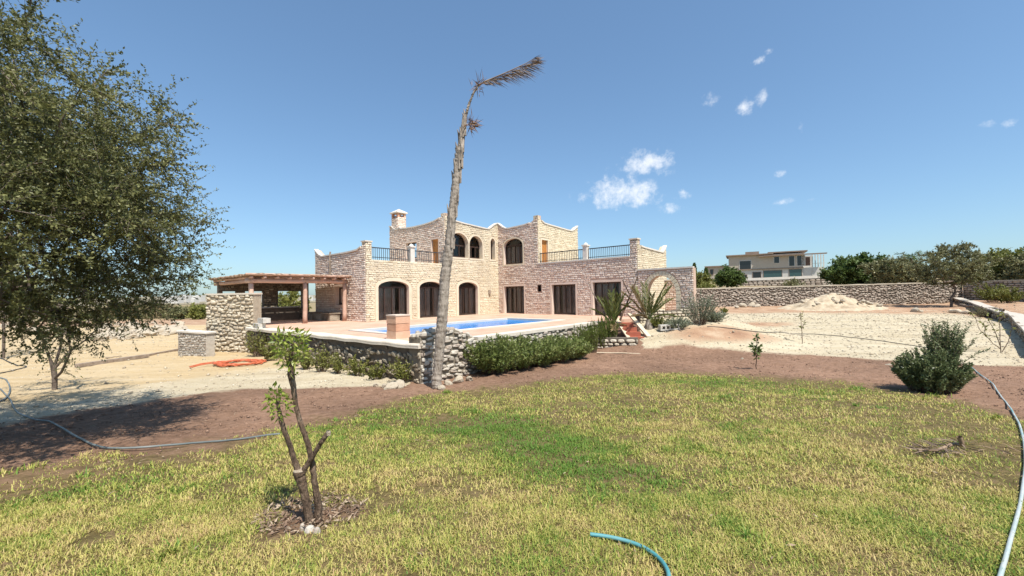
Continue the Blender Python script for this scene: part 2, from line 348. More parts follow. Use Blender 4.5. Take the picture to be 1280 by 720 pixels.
def groundmat():
    m = bpy.data.materials.new('ground_earth'); m.use_nodes = True; t = m.node_tree; n = t.nodes; l = t.links; b = n['Principled BSDF']; b.inputs['Roughness'].default_value = .95; b.inputs['Specular IOR Level'].default_value = .15
    tc = n.new('ShaderNodeTexCoord')
    def noise(s, d=6, r=.6):
        x = n.new('ShaderNodeTexNoise'); x.inputs['Scale'].default_value = s; x.inputs['Detail'].default_value = d; x.inputs['Roughness'].default_value = r; l.new(tc.outputs['Object'], x.inputs['Vector']); return x.outputs['Fac']
    def ramp(f, cols, lo=.3, hi=.7):
        x = n.new('ShaderNodeValToRGB'); e = x.color_ramp.elements
        while len(e) < len(cols): e.new(.5)
        for i, c in enumerate(cols): e[i].position = lo+(hi-lo)*i/(len(cols)-1); e[i].color = (*c, 1)
        l.new(f, x.inputs[0]); return x.outputs[0]
    def sm(att, nz, amp, width):
        a = n.new('ShaderNodeAttribute'); a.attribute_name = att
        q = n.new('ShaderNodeMath'); q.operation = 'SUBTRACT'; l.new(nz, q.inputs[0]); q.inputs[1].default_value = .5
        q2 = n.new('ShaderNodeMath'); q2.operation = 'MULTIPLY_ADD'; l.new(q.outputs[0], q2.inputs[0]); q2.inputs[1].default_value = amp; l.new(a.outputs['Fac'], q2.inputs[2])
        x = n.new('ShaderNodeMapRange'); x.interpolation_type = 'SMOOTHSTEP'; l.new(q2.outputs[0], x.inputs[0]); x.inputs[1].default_value = -width; x.inputs[2].default_value = width; return x.outputs[0]
    def mix(f, a, c):
        x = n.new('ShaderNodeMix'); x.data_type = 'RGBA'; l.new(f, x.inputs['Factor']); l.new(a, x.inputs['A']); l.new(c, x.inputs['B']); return x.outputs['Result']
    n1 = noise(1.1, 8); n2 = noise(7, 8, .7); n3 = noise(.35, 6); n4 = noise(28, 4, .7)
    mpg = n.new('ShaderNodeMapping'); mpg.inputs['Scale'].default_value = (.22, 1.5, 1); mpg.inputs['Rotation'].default_value = (0, 0, -.12); l.new(tc.outputs['Object'], mpg.inputs[0])
    ng = n.new('ShaderNodeTexNoise'); ng.inputs['Scale'].default_value = .9; ng.inputs['Detail'].default_value = 8; ng.inputs['Roughness'].default_value = .62; l.new(mpg.outputs[0], ng.inputs['Vector'])
    mg = n.new('ShaderNodeMix'); mg.inputs['Factor'].default_value = .62; l.new(n2, mg.inputs['A']); l.new(ng.outputs['Fac'], mg.inputs['B']); nst = mg.outputs['Result']
    soil = ramp(n2, [(.155, .09, .057), (.245, .146, .094), (.315, .197, .135)])
    grav = ramp(nst, [(.32, .24, .15), (.46, .385, .26), (.55, .48, .35)], .25, .65)
    yell = ramp(nst, [(.36, .255, .135), (.48, .36, .205), (.55, .45, .30)], .25, .7)
    rust = ramp(n1, [(.27, .155, .095), (.38, .24, .15), (.48, .355, .24)])
    field = ramp(n3, [(.20, .15, .08), (.30, .23, .13), (.13, .13, .06)])
    turf = ramp(n2, [(.07, .05, .022), (.15, .115, .045), (.23, .15, .085)])
    big = n.new('ShaderNodeMapRange'); l.new(n3, big.inputs[0]); big.inputs[1].default_value = .3; big.inputs[2].default_value = .7; big.inputs[3].default_value = .72; big.inputs[4].default_value = 1.18
    sv = n.new('ShaderNodeVectorMath'); sv.operation = 'SCALE'; l.new(soil, sv.inputs[0]); l.new(big.outputs[0], sv.inputs['Scale']); soil = sv.outputs[0]
    c = soil
    c = mix(sm('grav', n1, .9, .18), c, grav)
    c = mix(sm('yell', n1, 2.2, .7), c, yell)
    c = mix(sm('rust', n1, 1.6, .5), c, rust)
    c = mix(sm('field', n3, 8., 3.), c, field)
    c = mix(sm('lawn', noise(2.6, 8, .7), 3.0, .7), c, turf)
    l.new(c, b.inputs['Base Color'])
    ad = n.new('ShaderNodeMath'); ad.operation = 'MULTIPLY_ADD'; l.new(n4, ad.inputs[0]); ad.inputs[1].default_value = .35; l.new(n2, ad.inputs[2])
    bp = n.new('ShaderNodeBump'); bp.inputs['Strength'].default_value = .9; bp.inputs['Distance'].default_value = .05; l.new(ad.outputs[0], bp.inputs['Height']); l.new(bp.outputs[0], b.inputs['Normal'])
    return m
M['ground'] = groundmat()
def hillmat():
    return mat('hill_scrub', [(.10, .10, .06), (.20, .17, .10), (.30, .25, .17), (.09, .10, .055)], scale=.02, detail=9)
M['hill'] = hillmat()

# ------------------------------------------------------------------ ground sheet
def curve(pts, dz=0):
    W = np.array([ong(x, y)[:2] for x, y in pts]); t = W[:, 0]/W[:, 1]; o = np.argsort(t); return t[o], W[o, 1]
LAWN_E = curve([(0, 603), (60, 592), (110, 582), (200, 571), (300, 555), (350, 540), (430, 520), (500, 501), (560, 489), (640, 482), (700, 474), (760, 468), (850, 466), (950, 470), (1050, 478), (1130, 489), (1200, 503), (1280, 528)])
GRAV_E = curve([(0, 532), (100, 514), (200, 499), (280, 489), (340, 485), (440, 484), (505, 485), (520, 472)])
GRAVR_E = curve([(800, 436), (850, 430), (900, 436), (950, 440), (1003, 443), (1060, 447), (1150, 453), (1280, 458)])
YELL_E = curve([(0, 510), (100, 496), (200, 478), (300, 466), (360, 460)])
FAR_E = curve([(880, 391), (1000, 391), (1100, 392), (1190, 392), (1280, 396)])
YTP = ong(383, 645)
def masks(x, y):
    yy = np.maximum(y, .3); t = np.clip(x/yy, -3, 3)
    lawn = np.interp(t, *LAWN_E)-y
    lawn = np.where(y < 1.5, np.maximum(lawn, 1), lawn)
    left = t < -.12
    q = YTP; rr_ = np.hypot(x-q[0], (y-q[1])); lawn = np.minimum(lawn, np.where(rr_ < 1.2, (rr_-.27-.13*np.sin(3*np.arctan2(y-q[1], x-q[0])+.6))*2.5, 9))
    g = np.where(left, y-np.interp(t, *GRAV_E), y-np.interp(t, *GRAVR_E))
    # between the yard on the left and the gravel field on the right: soil along the pool wall
    g = np.where((t >= -.235) & (t < .31), np.minimum(-.3, -(.31-t)*9), g)
    ye = np.where(left, y-np.interp(t, *YELL_E), -5.)
    ru = np.where(t > .2, (y-np.interp(t, *FAR_E))*.5, -5.)
    ru = np.where((seg_side(x, y) > .5) & (y > 11.5) & (t > .6), np.maximum(ru, 1.), ru)
    # reddish soil patches on the gravel field
    for (px, py, rx, ry) in ((940, 405, 2.6, 1.5), (900, 416, 2.4, .9)):
        p = ong(px, py); q = 1.2-np.sqrt(((x-p[0])/rx)**2+((y-p[1])/ry)**2)*1.2; ru = np.maximum(ru, np.where(t > .2, q, -5))
    p = ong(180, 404); ru = np.maximum(ru, np.where(left, 3-np.abs(y-p[1]-3)*.35, -5))
    fi = np.where(left, y-58, y-62.)
    return lawn, g, ye, ru, fi
def axis(a, b, step, far_lo, far_hi, gr=1.22):
    c = list(np.arange(a, b+step/2, step)); s = step; v = a; lo = []
    while v > far_lo: s *= gr; v -= s; lo.append(v)
    s = step; v = b; hi = []
    while v < far_hi: s *= gr; v += s; hi.append(v)
    return np.array(lo[::-1]+c+hi)
xs = axis(-24, 34, .16, -4000, 4000); ys = axis(-3, 30, .16, -60, 6000)
X, Y = np.meshgrid(xs, ys); x = X.ravel(); y = Y.ravel(); Z = gz(x, y)
near = np.exp(-np.maximum(y, 0)/14)
mk_ = masks(x, y)
soilness = (1-sstep(-.2, .2, mk_[0]))*(1-sstep(-.2, .2, mk_[1]))
Z = Z+soilness*.05*(fbm(x*2.5, y*2.5, 21)-.5)*2+sstep(0, .4, mk_[1])*.03*(fbm(x*3, y*3, 31)-.5)*2
# the terrace stands on lower ground
nx, ny = len(xs), len(ys)
idx = np.arange(nx*ny).reshape(ny, nx)
F = np.stack([idx[:-1, :-1], idx[:-1, 1:], idx[1:, 1:], idx[1:, :-1]], -1).reshape(-1, 4)
V = np.stack([x, y, Z], -1)
gr = struct(obj('ground', V, F, M['ground'], attrs={k: ('POINT', v) for k, v in zip(('lawn', 'grav', 'yell', 'rust', 'field'), mk_)}, smooth=True))

# far hills on the left
def hills():
    n = 220; V = []; rows = 14
    for j in range(rows):
        for i in range(n):
            az = -1.5+2.2*i/(n-1); dd = 380+j*130.
            px = dd*math.sin(az)/max(.2, math.cos(az*.6)); py = dd
            h = (fbm(np.array([az*3.1]), np.array([j*.11]), 5)[0]-.30)*(26)+fbm(np.array([az*14]), np.array([j*.5]), 8)[0]*6
            V.append((px, py, -3+max(0, j)/rows*26*(.35+h/18)*math.exp(-max(0, az-.05)*2)))
    F = np.array([(j*n+i, j*n+i+1, (j+1)*n+i+1, (j+1)*n+i) for j in range(rows-1) for i in range(n-1)])
    return struct(obj('hills', V, F, M['hill'], smooth=True)), np.array(V)
hl, HV = hills()

# ------------------------------------------------------------------ stone villa
def frame(O, d, nout):
    O = np.array(O, float); d = np.array([d[0], d[1], 0.]); nn = np.array([nout[0], nout[1], 0.])
    return lambda u, z, o=0.: np.array([O[0], O[1], 0])+d*u+nn*o+np.array([0, 0, z])
def arch_poly(a0, a1, z0, zs, zt, n=10):
    c = (a0+a1)/2; h = (a1-a0)/2
    if zt-zs < .02: return [(a0, z0), (a1, z0), (a1, zs), (a0, zs)]
    return [(a0, z0), (a1, z0)]+[(c+h*math.cos(math.pi*k/n), zs+(zt-zs)*math.sin(math.pi*k/n)) for k in range(n+1)]
class Op:
    def __init__(s, a0, a1, z0, zs, zt=None):
        s.a0, s.a1, s.z0, s.zs, s.zt = a0, a1, z0, zs, zt if zt else zs
    def poly(s, g=0., g0=None): return arch_poly(s.a0-g, s.a1+g, s.z0-(g if g0 is None else g0), s.zs+(g if s.zt-s.zs < .02 else 0), s.zt+g)
    def hit(s, u, z, g):
        if u < s.a0-g or u > s.a1+g or z < s.z0-g: return False
        if s.zt-s.zs < .02: return z < s.zs+g
        c = (s.a0+s.a1)/2; h = (s.a1-s.a0)/2+g; return z < s.zs+(s.zt+g-s.zs)*math.sqrt(max(0, 1-((u-c)/h)**2))
def stones(mb, fr, u0, u1, zlo, ztop, blocks, hh=(.09, .14), ww=(.14, .36), prot=(.015, .042), gap=.015, inset=.22, rnd=False, jit=.012, base=-.01, lean=0., chaos=0.):
    """courses of separate stones on a wall face; zlo/ztop functions of u; blocks(u, z) -> True where no stone may sit"""
    zmin = min(zlo(u0+(u1-u0)*k/20) for k in range(21)); zmax = max(ztop(u0+(u1-u0)*k/60) for k in range(61))
    z = zmin
    while z < zmax:
        h = random.uniform(*hh); u = u0-random.random()*.2
        while u < u1:
            wd = random.uniform(*ww); a, b = max(u, u0), min(u+wd, u1); u += wd
            if b-a < .05: continue
            best = None; cur = None; n = 8
            for k in range(n+1):
                q = a+(b-a)*k/n
                ok = all((zz < ztop(q)-.005 and zz > zlo(q)-.02 and not blocks(q, zz)) for zz in (z+.02, z+h*.5, z+h-.03))
                if ok: cur = (cur[0], q) if cur else (q, q)
                if cur and (best is None or cur[1]-cur[0] > best[1]-best[0]): best = cur
                if not ok: cur = None
            if best is None or best[1]-best[0] < .05: continue
            a, b = best
            p = random.uniform(*prot); g = gap/2; j = lambda: random.uniform(-jit, jit)
            q0 = [(a+g+j(), z+g+j()), (b-g+j(), z+g+j()), (b-g+j(), z+h-g+j()), (a+g+j(), z+h-g+j())]
            cx = sum(c[0] for c in q0)/4; cz = sum(c[1] for c in q0)/4
            tone = random.random()
            if not rnd:
                q1 = [(cx+(c[0]-cx)*(1-inset*h/max(b-a, .05)*1.1), cz+(c[1]-cz)*(1-inset*(1.5 if c[1] > cz else .9))) for c in q0]
                V = [fr(c[0], c[1], base) for c in q0]+[fr(c[0], c[1], p*random.uniform(.75, 1.1)) for c in q1]
                mb.add(V, [(4, 5, 6, 7)]+[(i, (i+1) % 4, 4+(i+1) % 4, 4+i) for i in range(4)], tone)
            else:
                # rounder rough stone: 8-gon outline in three rings
                m = 8; O8 = []; cz += random.uniform(-chaos, chaos)*h; hs = random.uniform(1-chaos*.7, 1+chaos*.6); tl = random.uniform(-.5, .5)*chaos
                for k in range(m):
                    an = 2*math.pi*(k+.5)/m; e = .62
                    cu = math.copysign(abs(math.cos(an))**e, math.cos(an)); cv = math.copysign(abs(math.sin(an))**e, math.sin(an))
                    O8.append(((b-a-gap)/2*cu*random.uniform(.9, 1.04), ((h-gap)*hs/2*cv*random.uniform(.88, 1.06)+tl*(b-a)/2*cu)*(1-.25*chaos*random.random())))
                V = []
                for s_, dp in ((1, base), (.93, p*.6), (.6, p)):
                    V += [fr(cx+c[0]*s_, cz+c[1]*s_, dp*random.uniform(.85, 1.1) if dp > 0 else dp) for c in O8]
                F = [(r*m+k, r*m+(k+1) % m, (r+1)*m+(k+1) % m, (r+1)*m+k) for r in range(2) for k in range(m)]+[tuple(2*m+k for k in range(m))]
                mb.add(V, F, tone)
        z += h
def itop(pl): us = [p[0] for p in pl]; zs = [p[1] for p in pl]; return lambda u: float(np.interp(u, us, zs))

villa = thing('stone_villa', 'two storey tan stone villa with arched openings and horned parapets behind the pool', 'house', H(0, 0, 0))
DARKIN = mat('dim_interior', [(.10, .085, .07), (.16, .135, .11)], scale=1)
def wall(name, O, d, nout, top, u0, u1, z0, ops, smat, mmat, thick=.38, surround=.0, coptop=True, skipcop=(), quoins=()):
    fr = frame(O, d, nout)
    mb = MB()
    tp = [p for p in top if u0-1e-6 <= p[0] <= u1+1e-6]
    outer = [(u0, z0), (u1, z0)]+[(p[0], p[1]) for p in tp[::-1]]
    holes = [o.poly() for o in ops if o.z0 > z0+.01]
    for o in [o for o in ops if o.z0 <= z0+.01]:           # openings that reach the floor: notch the outline just above it
        holes.append([(p[0], max(p[1], z0+.012)) for p in o.poly()])
    mb.prism(outer, holes, fr, 0, -thick)
    wl = fixn(mb.build(name, mmat, villa))
    sb = MB(); tf = itop(tp)
    bl = lambda u, z: any(o.hit(u, z, o.sur) for o in ops)
    stones(sb, fr, u0, u1, lambda u: z0, tf, bl, **(dict(prot=(.018, .05), gap=.026, inset=.24) if smat is SP else {}))
    # corner stones returned at the ends are left to the neighbouring face
    sb.build('stone_facing', smat, wl)
    if coptop:
        cb = MB(); seg = [p for p in tp if not any(s0 <= p[0] <= s1 for s0, s1 in skipcop)]
        for run in split_runs(tp, skipcop):
            poly = [(p[0], p[1]-.02) for p in run]+[(p[0], p[1]+.065) for p in run[::-1]]
            cb.prism(poly, [], fr, .07, -.2)
            fixn(cb.build('coping', M['white'], wl)); cb = MB()
    return fr, wl
def split_runs(tp, skip):
    runs = []; cur = []
    for p in tp:
        if any(s0-1e-6 <= p[0] <= s1+1e-6 for s0, s1 in skip):
            if len(cur) > 1: runs.append(cur)
            cur = []
        else: cur.append(p)
    if len(cur) > 1: runs.append(cur)
    return runs
def surround(fr, o, wdt, matl, parent, out=.03, sill=False, deep=.05):
    mb = MB(); outer = o.poly(wdt, wdt if sill else 0.); inner = o.poly(0)
    if sill: mb.prism(outer, [inner], fr, out, -deep)
    else:
        # open at the foot
        up = outer[1:]+[outer[0]]; lo = inner[1:]+[inner[0]]
        mb.prism(up+lo[::-1], [], fr, out, -deep)
    return fixn(mb.build('surround', matl, parent))
def reveal(fr, o, matl, parent, depth=.2):
    mb = MB(); p = o.poly(-.004, -.004); V = []; n = len(p)
    for c in p: V.append(fr(c[0], c[1], .028))
    for c in p: V.append(fr(c[0], c[1], -depth))
    mb.add(V, [(i, (i+1) % n, n+(i+1) % n, n+i) for i in range(n)], .5)
    return mb.build('reveal', matl, parent)
def glazed(fr, o, name, parent, leaves=3, depth=.2, transom=None, curtain=True, bars=.06):
    a0, a1, z0, zs, zt = o.a0, o.a1, o.z0, o.zs, o.zt
    mb = MB(); holes = []; tr = transom if transom else (zs if zt > zs+.1 else None)
    wd = (a1-a0-bars)/leaves; ztop = (tr if tr else zs-bars)
    for k in range(leaves):
        l0 = a0+bars+k*wd; holes.append([(l0, z0+bars+.05), (l0+wd-bars, z0+bars+.05), (l0+wd-bars, ztop-.03), (l0, ztop-.03)])
    if tr and zt > zs+.1:
        c = (a0+a1)/2; h = (a1-a0)/2-bars; n = 8
        holes.append([(c+h*math.cos(math.pi*k/n), tr+.05+(zt-bars-tr-.05)*math.sin(math.pi*k/n)) for k in range(n+1)])
    mb.prism(o.poly(), holes, fr, -depth, -depth-.07)
    d = fixn(mb.build(name, M['darkframe'], parent))
    g = MB(); p = o.poly(-.02, -.02); g.add([fr(c[0], c[1], -depth-.035) for c in p], [tuple(range(len(p)))]); g.build('pane', M['glass'], d)
    if curtain:
        cm = MB(); n = int((a1-a0)/.05); V = []
        for zz in (z0+.03, (z0+zs)/2, zs-.02):
            for k in range(n+1): V.append(fr(a0+(a1-a0)*k/n, zz, -depth-.22+.045*math.sin(k*1.9+math.sin(k*.37)*2)))
        F = []
        gaps = set()
        g0 = random.randint(2, n-6)
        for r in range(2):
            for k in range(n):
                if g0 <= k < g0+n//6: continue
                F.append((r*(n+1)+k, r*(n+1)+k+1, (r+1)*(n+1)+k+1, (r+1)*(n+1)+k))
        cm.add(V, F, .5); cm.build('curtain', M['curtain'], d)
    return d
def slatdoor(fr, o, parent, depth=.12, label=None):
    mb = MB(); mb.prism(o.poly(), [[(o.a0+.1, o.z0+.12), (o.a1-.1, o.z0+.12), (o.a1-.1, o.zs-.12), (o.a0+.1, o.zs-.12)]], fr, -depth, -depth-.06)
    d = fixn(mb.build('door', M['orange'], parent)); d['label'] = 'orange wooden door'
    b = MB(); k = 5; wd = (o.a1-o.a0-.2)/k
    for i in range(k): b.prism([(o.a0+.1+i*wd+.01, o.z0+.12), (o.a0+.1+(i+1)*wd-.01, o.z0+.12), (o.a0+.1+(i+1)*wd-.01, o.zs-.12), (o.a0+.1+i*wd+.01, o.zs-.12)], [], fr, -depth-.02, -depth-.05)
    fixn(b.build('panel', M['orange'], d)); return d

ST, SP, MT, MP = M['stone'], M['stonepink'], M['mortar'], M['mortarpink_shade']
# wing A, facing the pool (u = a, from -10.86 to 0)
opsA = [Op(-10.09, -8.02, 0, 1.93, 2.31), Op(-7.24, -5.40, 0, 1.93, 2.31), Op(-4.02, -2.22, 0, 1.93, 2.31),
        Op(-4.74, -3.08, 4.0, 5.0, 5.68), Op(-2.94, -1.68, 4.0, 5.0, 5.62), Op(-.84, -.36, 4.02, 5.25, 5.6)]
for o in opsA: o.sur = .2
for o in opsA[3:]: o.sur = .13
topA = [(-10.86, 4.5), (-10.47, 4.5), (-10.465, 3.5), (-5.155, 3.5), (-5.15, 6.9), (-4.95, 6.72), (-4.6, 6.55), (-4.15, 6.44), (-3.4, 6.37), (-2.3, 6.30), (-1.3, 6.24), (-1.0, 6.27), (-.8, 6.36), (-.5, 6.58), (-.2, 6.74), (0, 6.78)]
frA, wA = wall('pool_facade', C0, dA, dB, topA, -10.86, 0, 0, opsA, ST, MT, skipcop=((-11, -10.466), (-5.16, -4.9)))
# wing B, facing the camera's right (u = b, from 0 to 11.07)
opsB = [Op(.57, 2.49, 0, 2.0), Op(4.94, 6.83, 0, 2.01), Op(8.10, 10.03, 0, 2.07), Op(.58, 2.43, 3.62, 4.95, 5.5), Op(3.75, 4.03, 1.57, 2.02)]
for o in opsB: o.sur = .14
opsB[3].sur = .13; opsB[4].sur = .03
topB = [(0, 6.78), (.15, 6.68), (.5, 6.43), (.83, 6.29), (1.2, 6.28), (1.9, 6.31), (2.6, 6.35), (3.05, 6.42), (3.3, 6.52), (3.55, 6.68), (3.7, 6.82), (3.815, 6.9), (3.82, 3.5), (10.615, 3.5), (10.62, 4.5), (11.07, 4.5)]
frB, wB = wall('side_facade', C0, dB, -dA, topB, 0, 11.07, 0, opsB, SP, MP, skipcop=((3.2, 3.816), (10.616, 11.1)))
# left end of wing A (u runs back from the pool corner)
OL = H(-10.86, 0)[:2]
opsL = [Op(2.22, 3.55, .93, 2.0)]; opsL[0].sur = .2
topL = [(0, 4.5), (.2, 4.4), (.45, 4.22), (.85, 4.09), (1.6, 4.05), (2.5, 4.03), (4.2, 4.03), (5.4, 4.03), (5.8, 4.15), (6.2, 4.38), (6.44, 4.55)]
frL, wL_ = wall('left_end_wall', OL, -dB, -dA, topL, 0, 6.44, 0, opsL, SP, MP, skipcop=((-.1, .3),))
# right end of wing B (u runs back)
OR_ = H(0, 11.07)[:2]
topR = [(0, 4.5), (.2, 4.35), (.45, 4.12), (1.0, 4.06), (2.1, 4.02), (3.2, 3.97), (3.75, 3.96), (4.0, 4.1), (4.35, 4.42)]
frR, wR_ = wall('right_end_wall', OR_, dA, dB, topR, 0, 4.35, 0, [], ST, MT, skipcop=((-.1, .3),))
# upper block: left and right faces
OBL = H(-5.15, 0)[:2]
opsBL = [Op(3.1, 4.45, 4.1, 5.28), Op(.67, 1.42, 3.5, 5.25)]
opsBL[0].sur = .12; opsBL[1].sur = .1
topBL = [(0, 6.9), (.2, 6.8), (.5, 6.6), (1.0, 6.48), (1.6, 6.41), (2.4, 6.36), (3.4, 6.34), (4.2, 6.36), (5.0, 6.40), (5.3, 6.5), (5.7, 6.40), (6.0, 6.5), (6.3, 6.72), (6.6, 6.75)]
frBL, wBL = wall('upper_left_wall', OBL, -dB, -dA, topBL, 0, 6.6, 3.2, opsBL, SP, MP, skipcop=((-.1, .45),))
OBR = H(0, 3.82)[:2]
opsBR = [Op(.4, 1.13, 3.5, 5.22)]; opsBR[0].sur = .13
topBR = [(0, 6.9), (.15, 6.8), (.4, 6.55), (.75, 6.40), (1.6, 6.34), (2.7, 6.28), (3.6, 6.23), (4.2, 6.22), (4.6, 6.35), (5.1, 6.68)]
frBR, wBR = wall('upper_right_wall', OBR, dA, dB, topBR, 0, 5.1, 3.2, opsBR, ST, MT, skipcop=((-.1, .35),))
# arched garden wall that continues wing B, and the short return behind it
opsG = [Op(11.6, 13.25, 0, 1.25, 2.32)]; opsG[0].sur = .26
frG, wG = wall('garden_arch_wall', C0, dB, -dA, [(11.08, 2.68), (14.18, 2.68)], 11.08, 14.18, -1.2, opsG, SP, MP, thick=.4)
opsG2 = [Op(12.15, 12.6, 1.05, 1.95)]; opsG2[0].sur = .05
frG2, wG2 = wall('garden_back_wall', C0+dA*4.0, dB, -dA, [(11.1, 2.15), (12.8, 2.15)], 11.1, 12.8, -1.2, opsG2, SP, MP, thick=.3)
# voussoirs round the garden arch: single stones in a ring
vb = MB(); o = opsG[0]; c = (o.a0+o.a1)/2; h = (o.a1-o.a0)/2; n = 17
for k in range(n):
    t0, t1 = math.pi*(k+.06)/n, math.pi*(k+.94)/n
    pts = [(c+(h+e)*math.cos(t), o.zs+(o.zt-o.zs+e)*math.sin(t)) for (e, t) in ((.01, t0), (.25, t0), (.25, t1), (.01, t1))]
    vb.prism(pts, [], frG, random.uniform(.02, .035), -.02, random.random())
for sgn in (0, 1):
    z = 0.05
    while z < 1.22:
        hh = random.uniform(.13, .2); u0 = (o.a0-.25, o.a1+.01)[sgn]
        vb.prism([(u0, z+.008), (u0+.24, z+.008), (u0+.24, min(z+hh, 1.25)-.008), (u0, min(z+hh, 1.25)-.008)], [], frG, random.uniform(.03, .06), -.02, random.random()); z += hh
fixn(vb.build('arch_stones', ST, wG))
# voussoirs over the three pool arches (pale, almost flush)
for o in opsA[:3]:
    s_ = surround(frA, o, .19, M['plastertan'], wA); reveal(frA, o, M['plaster'], wA)
    glazed(frA, o, 'glazed_door', villa, leaves=4 if o.a1-o.a0 > 2 else 3)
for o in opsA[3:]:
    surround(frA, o, .12, M['plastertan'], wA, sill=True); reveal(frA, o, M['plastertan'], wA, .3)
for o in opsA[3:5]: glazed(frA, o, 'loggia_window', villa, leaves=3, depth=.3, curtain=False, transom=4.85)
glazed(frA, opsA[5], 'narrow_window', villa, leaves=1, depth=.3, curtain=False)
for o in opsB[:3]:
    surround(frB, o, .14, M['plaster'], wB); reveal(frB, o, M['plaster'], wB)
    glazed(frB, o, 'glazed_door', villa, leaves=4)
surround(frB, opsB[3], .12, M['plastertan'], wB, sill=True); reveal(frB, opsB[3], M['plaster'], wB)
glazed(frB, opsB[3], 'arched_window', villa, leaves=4, transom=5.0)
reveal(frB, opsB[4], M['darkframe'], wB, .2)
glazed(frB, opsB[4], 'small_window', villa, leaves=1, curtain=False, bars=.03)
surround(frL, opsL[0], .18, M['plaster'], wL_, sill=True); reveal(frL, opsL[0], M['plaster'], wL_); glazed(frL, opsL[0], 'window', villa, leaves=2)
surround(frBL, opsBL[0], .11, M['plaster'], wBL, sill=True); reveal(frBL, opsBL[0], M['plaster'], wBL); glazed(frBL, opsBL[0], 'window', villa, leaves=2, curtain=False)
surround(frBL, opsBL[1], .1, M['plaster'], wBL); reveal(frBL, opsBL[1], M['plaster'], wBL, .14); slatdoor(frBL, opsBL[1], villa)
surround(frBR, opsBR[0], .12, M['plastertan'], wBR); reveal(frBR, opsBR[0], M['plastertan'], wBR, .14); slatdoor(frBR, opsBR[0], villa)
reveal(frG2, opsG2[0], M['plaster'], wG2, .28)
# hidden backs, floors and roofs that close the volumes
bk = MB()
for (p, q, z0, z1) in (((-10.8, -6.2), (-5.0, -6.2), -1.5, 3.5), ((-5.0, -6.4), (5.0, -6.4), -1.5, 6.2), ((5.0, -6.4), (5.0, 3.5), -1.5, 6.2), ((4.3, 3.6), (4.3, 10.9), -1.5, 3.6)):
    P, Q = H(*p), H(*q); d = (Q-P)[:2]; l = np.linalg.norm(d); d = d/l; n_ = np.array([d[1], -d[0]])
    bk.prism([(0, z0), (l, z0), (l, z1), (0, z1)], [], frame(P[:2], d, n_), .15, -.15)
fixn(bk.build('rear_wall', MT, villa))
rf = MB()
def slab(pl, z0, z1):
    V = [H(a, b, z0) for a, b in pl]+[H(a, b, z1) for a, b in pl]; n = len(pl)
    rf.add(V, [tuple(range(n))[::-1], tuple(range(n, 2*n))]+[(i, (i+1) % n, n+(i+1) % n, n+i) for i in range(n)], .5)
slab([(-10.48, -.39), (-10.48, -6.3), (-5.2, -6.3), (-5.2, -.39)], 3.1, 3.38)
slab([(.39, 3.9), (4.3, 3.9), (4.3, 10.68), (.39, 10.68)], 3.1, 3.38)
slab([(-4.76, -.39), (-4.76, -6.2), (4.9, -6.2), (4.9, 3.4), (.39, 3.4), (.39, -.39)], 5.85, 6.08)
slab([(-4.76, -.39), (-4.76, -6.2), (4.9, -6.2), (4.9, 3.4), (.39, 3.4), (.39, -.39)], 3.05, 3.35)
fixn(rf.build('roof', M['plastertan'], villa))
# interior partition so no daylight runs through the ground floor
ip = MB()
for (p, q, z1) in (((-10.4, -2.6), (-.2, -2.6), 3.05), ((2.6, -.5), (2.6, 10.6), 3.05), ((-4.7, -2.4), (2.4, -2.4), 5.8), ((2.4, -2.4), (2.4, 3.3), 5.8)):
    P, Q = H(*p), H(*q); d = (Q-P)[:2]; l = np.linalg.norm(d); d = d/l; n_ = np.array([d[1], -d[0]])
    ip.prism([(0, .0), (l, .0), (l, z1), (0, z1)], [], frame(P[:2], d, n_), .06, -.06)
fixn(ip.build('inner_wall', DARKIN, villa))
# chimney on the back left corner of the upper block
ch = MB(); cc = H(-4.78, -5.9)
fch = frame(H(-5.16, -5.48)[:2], -dB, -dA)
ax = (np.array([*dA, 0]), np.array([*dB, 0]), np.array([0, 0, 1.]))
ch.box(cc+np.array([0, 0, 6.75]), ax, (.36, .42, .62), .5)
chim = ch.build('chimney', MP, villa)
cs = MB()
stones(cs, frame((cc-.36*ax[0]-(-.42)*ax[1])[:2], -dB, -dA), 0, .84, lambda u: 6.3, lambda u: 7.37, lambda u, z: False, hh=(.1, .16), ww=(.15, .3))
stones(cs, frame((cc-.36*ax[0]+.42*ax[1])[:2], dA, dB), 0, .72, lambda u: 6.2, lambda u: 7.37, lambda u, z: False, hh=(.1, .16), ww=(.15, .3))
cs.build('stone_facing', SP, chim)
cp = MB()
for sx in (-1, 1):
    for sy in (-1, 1): cp.box(cc+ax[0]*sx*.28+ax[1]*sy*.33+np.array([0, 0, 7.53]), ax, (.08, .09, .17))
cp.box(cc+np.array([0, 0, 7.45]), ax, (.2, .25, .08)); cp.build('flue', M['terracotta'], chim)
cap = MB(); V = [cc+sx*.46*ax[0]+sy*.52*ax[1]+np.array([0, 0, z]) for z in (7.7, 7.78) for sx, sy in ((-1, -1), (1, -1), (1, 1), (-1, 1))]+[cc+np.array([0, 0, 8.08])]
cap.add(V, [(0, 3, 2, 1)]+[(i, (i+1) % 4, 4+(i+1) % 4, 4+i) for i in range(4)]+[(4+i, 4+(i+1) % 4, 8) for i in range(4)], .5); cap.build('chimney_cap', M['white'], chim)
